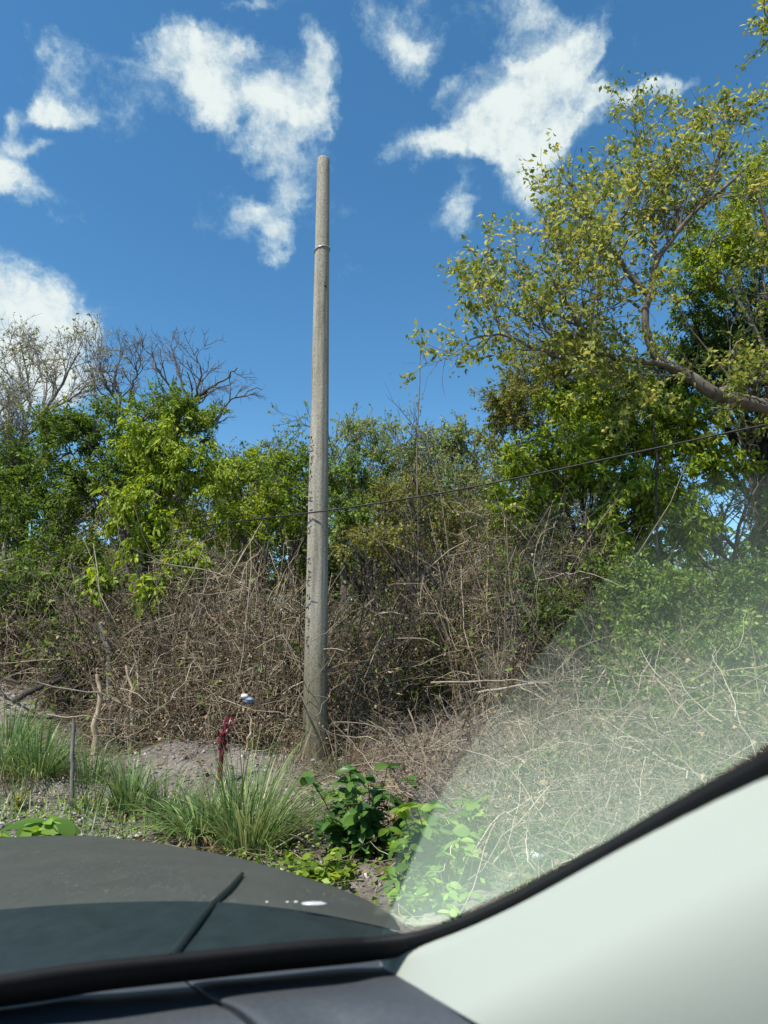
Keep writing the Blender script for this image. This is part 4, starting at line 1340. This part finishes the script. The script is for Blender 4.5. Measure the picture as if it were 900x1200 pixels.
nt.links.new(bp.outputs[0], p.inputs['Normal'])
nt.links.new(p.outputs[0], out.inputs['Surface'])
M['pole_concrete'] = m
M['stain'] = plain_mat('stain', (.06, .055, .05), .95, .1, .3)
M['galvanised'] = plain_mat('galvanised', (.5, .5, .48), .4, .5, .2, metal=.6)

PY = 9.4
pb = at(368.5, 899, PY)
ptop = at(379, 186, PY)
pb = np.array([pb[0], PY, pb[2]])
HT = ptop[2] - pb[2]
lean_x = (ptop[0] - pb[0]) / HT
pole = thing('concrete_pole', 'tall weathered grey concrete utility pole without cross arms, standing alone', 'utility pole', pb)
k_oct = at(377, 335, PY)[2] - pb[2]
rb, rt_ = .166, .098
rows, S = [], 24


def pole_r(z):
    return rb + (rt_ - rb) * z / HT


def ring(z, octo):
    a = np.arange(S) * 2 * math.pi / S + R_(-90 + 22.5 - 2)
    r = pole_r(z)
    if octo:
        f = (np.arange(S) % 3) / 3
        a0 = np.floor(np.arange(S) / 3) * math.pi / 4 + R_(-90 + 22.5 - 2)
        p0 = np.stack([np.cos(a0), np.sin(a0)], -1)
        p1 = np.stack([np.cos(a0 + math.pi / 4), np.sin(a0 + math.pi / 4)], -1)
        xy = (p0 * (1 - f)[:, None] + p1 * f[:, None]) * r * 1.04
    else:
        xy = np.stack([np.cos(a), np.sin(a)], -1) * r
    return np.concatenate([xy + [lean_x * z, 0], np.full((S, 1), z)], 1)


zs = [(-.5, 1)] + [(z, 1) for z in np.linspace(0, k_oct, 14)] + [(k_oct + .012, 0)] + [(z, 0) for z in np.linspace(k_oct + .25, HT - .04, 8)]
rows = [ring(z, o) for z, o in zs]
top = ring(HT - .012, 0)
cx = np.array([lean_x * HT, 0, 0])
rows.append((top - cx) * [.95, .95, 1] + cx)
top2 = ring(HT, 0)
rows.append((top2 - cx) * [.78, .78, 1] + cx)
rows.append((ring(HT + .004, 0) - cx) * [.02, .02, 1] + cx)
V = np.stack(rows)
nr = len(rows)
s = np.arange(S)
F = np.stack([np.stack([k * S + s, k * S + (s + 1) % S, (k + 1) * S + (s + 1) % S, (k + 1) * S + s], -1) for k in range(nr - 1)])
shaft_geo = (V.reshape(-1, 3), F.reshape(-1, 4), 0)
# galvanised wire turned round the upper shaft
zb = at(378, 294, PY)[2] - pb[2]
a = np.linspace(0, 2 * math.pi, 33)
P = np.stack([np.cos(a) * (pole_r(zb) + .008) + lean_x * zb, np.sin(a) * (pole_r(zb) + .008), zb + .03 * np.cos(a) - .01 * np.sin(a)], -1)
obj('wire_band', [tubes(P[None], np.full((1, 33), .010), 6)], M['galvanised'], pole, smooth=True)
# worn marks cast up the left face: short chipped strokes, not readable any more
rng = np.random.default_rng(101)
an = R_(-90 - 45 - 2)
fn_ = np.array([math.cos(an), math.sin(an), 0])
fs_ = np.array([-math.sin(an), math.cos(an), 0])
Vs = []
for z in np.arange(1.55, 4.6, .062):
    if rng.random() < .25 or 2.75 < z < 3.1:
        continue
    for _ in range(3):
        r = pole_r(z) * 1.04 * math.cos(math.pi / 8)
        c = np.array([lean_x * z, 0, z]) + fn_ * (r + .0025) + fs_ * rng.uniform(-.03, .035) + [0, 0, rng.uniform(-.02, .02)]
        w, h = (rng.uniform(.012, .03), rng.uniform(.005, .008)) if rng.random() < .5 else (rng.uniform(.005, .008), rng.uniform(.012, .03))
        Vs.append([c - fs_ * w - [0, 0, h], c + fs_ * w - [0, 0, h], c + fs_ * w + [0, 0, h], c - fs_ * w + [0, 0, h]])
Vs = np.array(Vs)
obj('shaft', [shaft_geo, (Vs.reshape(-1, 3), np.arange(len(Vs) * 4).reshape(-1, 4), 1)], [M['pole_concrete'], M['stain']], pole)
# dark chipped notch where the round top meets the eight sided shaft
obj('lifting_hole', [tubes(np.array([[[pole_r(k_oct) * .55 + lean_x * k_oct, -.088, k_oct - .055], [pole_r(k_oct) * .60 + lean_x * k_oct, -.0965, k_oct - .055], [pole_r(k_oct) * .6001 + lean_x * k_oct, -.0966, k_oct - .055]]]), np.array([[.022, .022, .001]]), 10)], M['stain'], pole)

# ------------------------------------------------------------------ cable
M['black_rubber'] = plain_mat('black_rubber', (.012, .012, .013), .6, .4, .2)
pts = [at(1250, 415, 6.4), at(1050, 466, 7.0), at(900, 497, 7.6), at(760, 527, 8.1), at(640, 553, 8.5), at(520, 577, 8.9), at(420, 593, 9.15), at(370, 600, 9.19), at(330, 605, 9.6), at(270, 612, 10.6), at(215, 620, 12.2)]
w = smooth_path(pts, 60)
tag(obj('cable', [tubes((w - w[0])[None], np.full((1, 60), .0115), 6)], M['black_rubber'], smooth=True, loc=w[0]), 'black cable sagging from the upper right past the pole into the trees', 'cable')
# ------------------------------------------------------------------ stakes and posts
rng = np.random.default_rng(111)
stem_thing('wooden_stake', 'straight grey wooden stake standing alone in the gravel on the left', [ground_at(85, 7.2) - [0, 0, .1], at(85, 900, 7.2), at(86, 846, 7.2)], .023, .020, M['wood_stake'], 'stake', 0, rng, 'stakes and posts along the verge', rough=.004)
stem_thing('wooden_post', 'short bare pale post left of the brown mound', [ground_at(110, 9.6) - [0, 0, .05], at(112, 845, 9.6), at(117, 815, 9.6), at(114, 790, 9.6)], .046, .028, M['wood_bare'], 'post', 2, rng, 'stakes and posts along the verge')
stem_thing('wooden_post', 'thin forked post with bare wood at its foot', [ground_at(153, 9.7) - [0, 0, .05], at(154, 840, 9.7), at(153, 805, 9.7), at(148, 780, 9.7)], .027, .018, M['wood_bare'], 'post', 2, rng, 'stakes and posts along the verge')
stem_thing('wooden_post', 'grey broken post leaning left at the edge of the dark thicket', [ground_at(130, 10.8), at(127, 768, 10.8), at(121, 745, 10.8), at(118, 730, 10.8)], .05, .036, M['wood_stake'], 'post', 1, rng, 'stakes and posts along the verge')
stem_thing('fallen_log', 'dark fallen log lying on the pale earth bank at the left edge', [at(15, 822, 10.9), at(40, 808, 10.9), at(75, 795, 10.9)], .05, .04, M['bark_dark'], 'log', 0, rng)
stem_thing('fallen_branch', 'dark fallen branch slanting on the bank at the left edge', [at(-20, 780, 11.2), at(0, 792, 11.1), at(24, 801, 11)], .03, .025, M['bark_dark'], 'branch', 0, rng)
stem_thing('thin_stick', 'thin pale stick lying level over the top of the grey stake', [at(55, 837, 7.3), at(85, 839, 7.25), at(120, 842, 7.3), at(150, 850, 7.4)], .008, .004, M['twig_pale'], 'stick', 2, rng)
stem_thing('bare_stick', 'yellowish bare stick holding up the small plastic rag', [at(287, 882, 9), at(293, 862, 9), at(294, 845, 9), at(289, 822, 9)], .017, .012, M['wood_bare'], 'stick', 0, rng)

# red stake: painted rod wrapped in torn red plastic
M['red_paint'] = plain_mat('red_paint', (.10, .012, .018), .6, .3, .4)
M['red_film'] = leaf_mat('red_film', [(.09, .012, .018), (.17, .022, .035), (.34, .12, .13)], .25, 1.0, rough=.35, spec=.5)
b = ground_at(258, 8.1)
t = thing('red_stake', 'dark red stake wrapped in torn red plastic in front of the brown mound', 'stake', b)
w = smooth_path([b - [0, 0, .1], at(259, 890, 8.1), at(263, 858, 8.1), at(268, 838, 8.1)], 12)
obj('rod', [tubes((w - b)[None], np.linspace(.028, .023, 12)[None], 8)], M['red_paint'], t, smooth=True)
n = 80
f = .42 + .58 * rng.random(n)
q = np.array([np.interp(f * 11, np.arange(12), w[:, i]) for i in range(3)]).T - b
q = q + rng.normal(size=(n, 3)) * [.022, .022, .012]
D = nrm(rand_dir(rng, n) * [.8, .8, .5] + [0, 0, -.8])
obj('torn_plastic', [broad_leaves(q, D, rand_dir(rng, n), .03 + .09 * rng.random(n), .015 + .03 * rng.random(n), 5, .3, .35)], M['red_film'], t, smooth=True)

# white and blue scrap of plastic
M['white_plastic'] = plain_mat('white_plastic', (.55, .56, .56), .45, .4, .08)
M['blue_plastic'] = plain_mat('blue_plastic', (.16, .22, .34), .45, .4, .3)
b = at(289, 820, 8.97)
t = thing('plastic_rag', 'crumpled white and blue plastic rag caught on the bare stick', 'rag', b)


def crumple(rng, c, r, nu=14, nv=10, amp=.35):
    u = np.linspace(0, 2 * math.pi, nu, endpoint=False)
    v = np.linspace(.03, math.pi - .03, nv)
    U, Vv = np.meshgrid(u, v)
    d = np.stack([np.cos(U) * np.sin(Vv), np.sin(U) * np.sin(Vv), np.cos(Vv)], -1)
    k = 1 + amp * (np.sin(d @ rng.normal(size=3) * 5) * .5 + np.sin(d @ rng.normal(size=3) * 9) * .4 + rng.normal(size=U.shape) * .18)
    P = np.asarray(c) + d * k[..., None] * np.asarray(r)
    i = np.arange(nu)
    F = np.stack([np.stack([a * nu + i, a * nu + (i + 1) % nu, (a + 1) * nu + (i + 1) % nu, (a + 1) * nu + i], -1) for a in range(nv - 1)])
    return P.reshape(-1, 3), F.reshape(-1, 4)


obj('white_part', [crumple(rng, (-.035, 0, .04), (.045, .03, .030))], M['white_plastic'], t)
obj('blue_part', [crumple(rng, (.035, 0, -.008), (.065, .03, .028), amp=.5)], M['blue_plastic'], t)
tag(obj('paper_scrap', [crumple(rng, (0, 0, 0), (.09, .05, .03), amp=.4)], M['white_plastic'], loc=at(622, 1003, 5.0)), 'white scrap of litter in the brush above the pillar', 'litter')

# ------------------------------------------------------------------ the car the view is taken from
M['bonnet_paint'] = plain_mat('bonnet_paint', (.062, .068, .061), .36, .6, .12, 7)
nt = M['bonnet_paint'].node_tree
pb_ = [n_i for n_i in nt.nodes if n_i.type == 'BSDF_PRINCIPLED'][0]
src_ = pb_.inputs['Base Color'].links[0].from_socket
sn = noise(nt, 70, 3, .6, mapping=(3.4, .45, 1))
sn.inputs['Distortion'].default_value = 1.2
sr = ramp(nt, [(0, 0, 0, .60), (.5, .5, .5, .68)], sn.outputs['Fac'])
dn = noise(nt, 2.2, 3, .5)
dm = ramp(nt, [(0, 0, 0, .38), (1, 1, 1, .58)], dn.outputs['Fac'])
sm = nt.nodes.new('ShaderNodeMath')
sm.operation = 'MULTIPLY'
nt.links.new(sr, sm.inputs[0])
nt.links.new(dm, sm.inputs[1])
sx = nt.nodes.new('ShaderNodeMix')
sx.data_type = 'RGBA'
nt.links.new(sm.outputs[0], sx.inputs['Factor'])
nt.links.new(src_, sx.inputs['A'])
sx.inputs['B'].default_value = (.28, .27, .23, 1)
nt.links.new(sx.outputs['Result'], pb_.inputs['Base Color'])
M['cowl_reflection'] = plain_mat('cowl_reflection', (.013, .021, .020), .5, .35, .25, 25)  # dark teal of the cowl stands in for the dashboard's reflection
M['dash_plastic'] = plain_mat('dash_plastic', (.052, .060, .069), .62, .35, .12, 160, bump=.4)
M['seal_rubber'] = plain_mat('seal_rubber', (.006, .006, .007), .75, .2, .2)
M['trim_plastic'] = plain_mat('trim_plastic', (.40, .43, .375), .6, .3, .02, 900, bump=.25)
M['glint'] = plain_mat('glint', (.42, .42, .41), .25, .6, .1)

car = thing('car', 'dark car seen from its seat: bonnet, dashboard, windscreen and pale pillar trim', 'car', (0, 0, 0))


def sheet(rows, sub=None):
    """A grid of points (rows x columns) as quads."""
    A = np.asarray(rows, float)
    r, c, _ = A.shape
    i = np.arange(c - 1)[None] + (np.arange(r - 1) * c)[:, None]
    return A.reshape(-1, 3), np.stack([i, i + 1, i + c + 1, i + c], -1).reshape(-1, 4)


def px_sheet(pxrows, nu=28, nv=14):
    """A smooth sheet through rows of (px, py, depth)."""
    rows = np.stack([smooth_path([pc(*q) for q in r], nu) for r in pxrows])
    return sheet(np.stack([smooth_path(rows[:, j], nv) for j in range(nu)], axis=1))


# bonnet: rises from the scuttle to its crest, then falls away to the front and the wing
hood = [
    [(-260, 1100, 1.12), (0, 1066, 1.12), (200, 1056, 1.10), (330, 1064, 1.07), (430, 1082, 1.05), (470, 1092, 1.05)],
    [(-260, 1060, 1.45), (0, 1024, 1.45), (150, 1018, 1.43), (300, 1034, 1.36), (425, 1066, 1.2), (468, 1086, 1.14)],
    [(-260, 1004, 1.95), (0, 992, 1.95), (120, 989, 1.93), (270, 1009, 1.75), (405, 1048, 1.4), (462, 1077, 1.28)],
    [(-260, 998, 2.25), (0, 985, 2.25), (120, 983, 2.2), (265, 1003, 1.95), (400, 1043, 1.55), (460, 1073, 1.38)],
    [(-260, 1004, 2.5), (0, 992, 2.5), (120, 992, 2.45), (265, 1016, 2.1), (400, 1056, 1.66), (458, 1084, 1.46)],
    [(-260, 1090, 2.75), (0, 1090, 2.7), (120, 1090, 2.6), (265, 1110, 2.2), (400, 1130, 1.72), (455, 1140, 1.5)],
]
obj('bonnet', [px_sheet(hood, 40, 24)], M['bonnet_paint'], car, smooth=True)
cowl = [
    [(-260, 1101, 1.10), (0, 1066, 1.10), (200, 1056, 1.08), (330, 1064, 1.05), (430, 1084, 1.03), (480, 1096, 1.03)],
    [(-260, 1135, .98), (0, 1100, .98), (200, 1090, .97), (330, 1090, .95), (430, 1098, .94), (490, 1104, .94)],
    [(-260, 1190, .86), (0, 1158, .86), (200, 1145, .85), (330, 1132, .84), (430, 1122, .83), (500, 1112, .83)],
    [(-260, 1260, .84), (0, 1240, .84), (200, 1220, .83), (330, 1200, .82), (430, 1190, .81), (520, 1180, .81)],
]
obj('scuttle_panel', [px_sheet(cowl, 36, 14)], M['cowl_reflection'], car, smooth=True)

# dark bar put in for the reflection streak across bonnet and scuttle
wp = car
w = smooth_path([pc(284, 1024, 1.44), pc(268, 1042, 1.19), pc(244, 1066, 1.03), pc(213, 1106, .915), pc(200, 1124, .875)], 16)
obj('reflection_streak', [tubes(w[None], np.linspace(.004, .0075, 16)[None], 8)], M['cowl_reflection'], wp, smooth=True)
for k, (px, r) in enumerate(((313, .0022), (337, .0022), (347, .003))):  # pale beads and a bar stand in for small glints
    obj('glint_bead', [crumple(rng, pc(px, 1057, 1.035), (r * 1.2, r, r * .6), 10, 7, .05)], M['glint'], car, smooth=True)
obj('glint_bead', [crumple(rng, pc(368, 1059, 1.03), (.020, .006, .0028), 14, 8, .12)], M['glint'], car, smooth=True)

# windscreen plane: through the pillar edge and the dashboard edge
K1, K2, Wp = pc(445, 1120, .75), pc(900, 895, .35), pc(0, 1165, .66)
e_ = nrm(K2 - K1)
n_ = nrm(np.cross(e_, Wp - K1))
if n_ @ (EYE - K1) < 0:
    n_ = -n_
g_ = nrm(np.cross(n_, e_))
if g_ @ (Wp - K1) > 0:
    g_ = -g_
TH = R_(118)
t_ = np.cos(TH) * g_ + np.sin(TH) * n_
nt_ = nrm(np.cross(e_, t_))
if nt_ @ (EYE - K1) < 0:
    nt_ = -nt_


def on_plane(px, py, p0, nn, off=0.0):
    d = pdir(px, py)
    return EYE + d * (((p0 + nn * off - EYE) @ nn) / (d @ nn))


def glass_pt(px, py, off=0.0):
    return on_plane(px, py, K1, n_, off)


edge = [(-420, 1212), (-150, 1180), (0, 1160), (100, 1144), (200, 1133), (330, 1119), (440, 1109), (520, 1093), (600, 1060), (700, 1006), (800, 950), (900, 896), (1000, 838)]
ep = smooth_path([glass_pt(*q) for q in edge], 60)
Tn = nrm(np.gradient(ep, axis=0))
inn = nrm(np.cross(n_, Tn))
inn *= np.sign((inn @ np.array([0, 0, 1.0])).mean() or 1)
wd = np.interp(np.linspace(0, 1, 60), [0, .45, .55, .75, 1], [.055, .045, .022, .008, .007])[:, None]
prof = [(-1.0, .008), (-.4, .011), (.4, .008), (1.0, .003), (1.0, -.004), (-1.0, -.006)]
rows = [ep + inn * wd * a + n_ * b_ for a, b_ in prof]
obj('windscreen_seal', [sheet(rows)], M['seal_rubber'], car, smooth=True)

# dashboard: two moulded panels with an open joint
def td(px, py, dd=0.0):
    """Depth of the flat part of the pillar trim on a pixel's ray, plus dd."""
    d = pdir(px, py)
    return float(((K1 - EYE) @ nt_) / (d @ nt_)) + dd


def gd(px, py, dd=0.0):
    """Depth of the windscreen plane on a pixel's ray, less dd."""
    d = pdir(px, py)
    return float(((K1 - EYE) @ n_) / (d @ n_)) - dd


dash = [
    [(q[0], q[1], gd(*q, .004)) for q in ((-300, 1214), (0, 1176), (100, 1161), (214, 1149))],
    [(-300, 1240, .60), (0, 1200, .62), (100, 1184, .63), (243, 1172, .64)],
    [(-300, 1300, .52), (0, 1262, .54), (150, 1240, .56), (300, 1212, .575)],
    [(-300, 1500, .42), (0, 1480, .44), (180, 1470, .45), (440, 1400, .47)],
]
obj('dashboard', [px_sheet(dash, 24, 16)], M['dash_plastic'], car, smooth=True)
dash2 = [
    [(q[0], q[1], gd(*q, .002)) for q in ((217, 1160), (216, 1152), (224, 1146), (300, 1139), (380, 1130), (444, 1126))],
    [(246, 1182, .655), (246, 1173, .65), (254, 1164, .645), (330, 1156, .65), (410, 1148, .67), (520, 1166, td(520, 1166, .02))],
    [(300, 1216, .585), (300, 1206, .58), (310, 1196, .575), (390, 1190, .58), (480, 1186, .55), (590, 1212, td(590, 1212, .03))],
    [(440, 1390, .47), (442, 1378, .465), (460, 1366, .46), (600, 1340, .47), (700, 1310, .40), (760, 1330, .38)],
]
obj('dashboard_panel', [px_sheet(dash2, 40, 18)], M['dash_plastic'], car, smooth=True)
under = [
    [(q[0], q[1], gd(*q, -.002)) for q in ((-320, 1216), (0, 1176), (220, 1148), (452, 1127))],
    [(-320, 1330, .60), (0, 1290, .60), (300, 1250, .61), (566, 1215, .60)],
    [(-320, 1700, .45), (0, 1650, .48), (300, 1650, .5), (760, 1400, .52)],
]
obj('dashboard_base', [px_sheet(under, 20, 10)], M['seal_rubber'], car, smooth=True)

# pillar trim: flat near the glass, rolling away from the light further in
tr = [(445, 1131), (520, 1108), (600, 1072), (700, 1018), (800, 964), (900, 911), (1000, 857), (1120, 792), (1300, 694)]
tp = smooth_path([on_plane(px, py, K1, nt_) for px, py in tr], 40)
A = on_plane(445, 1131, K1, nt_)
B = on_plane(560, 1200, K1, nt_)
ld = nrm(B - A)
cosl = ld @ t_
lip = smooth_path([glass_pt(*q_) for q_ in ((445, 1113), (520, 1094), (600, 1060), (700, 1006), (800, 950), (900, 896), (1000, 838), (1120, 770), (1300, 668))], 40)
rows = [lip * .66 + tp * .34]
ee = (tp - K1) @ e_
qe = (tp - K1) @ t_
eA, qA = (A - K1) @ e_, (A - K1) @ t_
slope_e = (ld @ e_) / (ld @ t_)
vv = np.linspace(0, 1, 60)
for q in np.r_[0, np.linspace(.004, .24, 60)]:
    eL = eA + q * slope_e
    er = eL + (1.5 - eL) * vv ** 1.4
    qa = np.interp(er, ee, qe)
    qa = qa + (qA - qa[0]) * (1 - vv) ** 6 + q
    q0 = np.clip(.10 - .09 * er, .03, .12)
    over = np.maximum(0, qa - q0)
    lim = .10
    bend = np.where(over < lim, 15 * over ** 2, 15 * lim ** 2 + 2 * 15 * lim * (over - lim))
    row = K1 + er[:, None] * e_ + qa[:, None] * t_ - nt_ * bend[:, None]
    if q == 0:
        top_row = row + (np.stack([np.interp(er, ee, lip[:, k]) for k in range(3)], -1) - row) * .66
        rows = [top_row]
    rows.append(row)
obj('seal_lip', [sheet([lip, lip * .8 + tp * .2, lip * .65 + tp * .35])], M['seal_rubber'], car, smooth=True)
backing = [tp[::-1] + t_ * a_ - nt_ * b_ for a_, b_ in ((.0, .06), (.25, .5), (.5, .9))]  # unseen dark sheet added to keep the reflection dark beyond the trim
obj('dark_backing', [sheet(backing)], M['seal_rubber'], car, smooth=True)
obj('pillar_trim', [sheet(rows)], M['trim_plastic'], car, smooth=True)

# windscreen: the clear pane, and the corner in which the pane mirrors the sunlit trim
m, nt, out = new_mat('clear_glass')
tb = nt.nodes.new('ShaderNodeBsdfTransparent')
tb.inputs[0].default_value = (1, 1, 1, 1)
nt.links.new(tb.outputs[0], out.inputs['Surface'])
M['clear_glass'] = m
m, nt, out = new_mat('mirroring_glass')
tb = nt.nodes.new('ShaderNodeBsdfTransparent')
tb.inputs[0].default_value = (1, 1, 1, 1)
gl = nt.nodes.new('ShaderNodeBsdfGlossy')
gl.inputs['Roughness'].default_value = 0.0
fr = nt.nodes.new('ShaderNodeFresnel')
fr.inputs['IOR'].default_value = 1.52
mul = nt.nodes.new('ShaderNodeMath')
mul.operation = 'MULTIPLY'
mul.inputs[1].default_value = 1.35                # both faces of the pane
mul.use_clamp = True
nt.links.new(fr.outputs[0], mul.inputs[0])
cmb = nt.nodes.new('ShaderNodeMix')
cmb.data_type = 'RGBA'
cmb.inputs['A'].default_value = (0, 0, 0, 1)
cmb.inputs['B'].default_value = (.86, 1.0, .88, 1)
nt.links.new(mul.outputs[0], cmb.inputs['Factor'])
nt.links.new(cmb.outputs['Result'], gl.inputs['Color'])
ad = nt.nodes.new('ShaderNodeAddShader')
nt.links.new(tb.outputs[0], ad.inputs[0])
nt.links.new(gl.outputs[0], ad.inputs[1])
nt.links.new(ad.outputs[0], out.inputs['Surface'])
M['mirroring_glass'] = m


def pane(name, poly, mat):
    pts = [glass_pt(*q) for q in poly]
    me = bpy.data.meshes.new(name)
    k = len(pts)
    me.from_pydata([tuple(p_) for p_ in pts], [], [tuple(range(k))])
    me.materials.append(mat)
    o = bpy.data.objects.new(name, me)
    C.objects.link(o)
    o.parent = car
    return o


corner = [(424, 1110), (440, 1112), (520, 1094), (600, 1060), (700, 1006), (800, 950), (900, 896), (1000, 838), (1000, 560), (700, 560), (640, 600), (515, 860)]
pane('windscreen_corner', corner, M['mirroring_glass'])
rest = [(-420, 1215), (-150, 1186), (0, 1168), (200, 1142), (330, 1126), (424, 1110), (515, 860), (640, 600), (700, 560), (1000, 560), (1000, -300), (-420, -300)]
pane('windscreen', rest, M['clear_glass'])
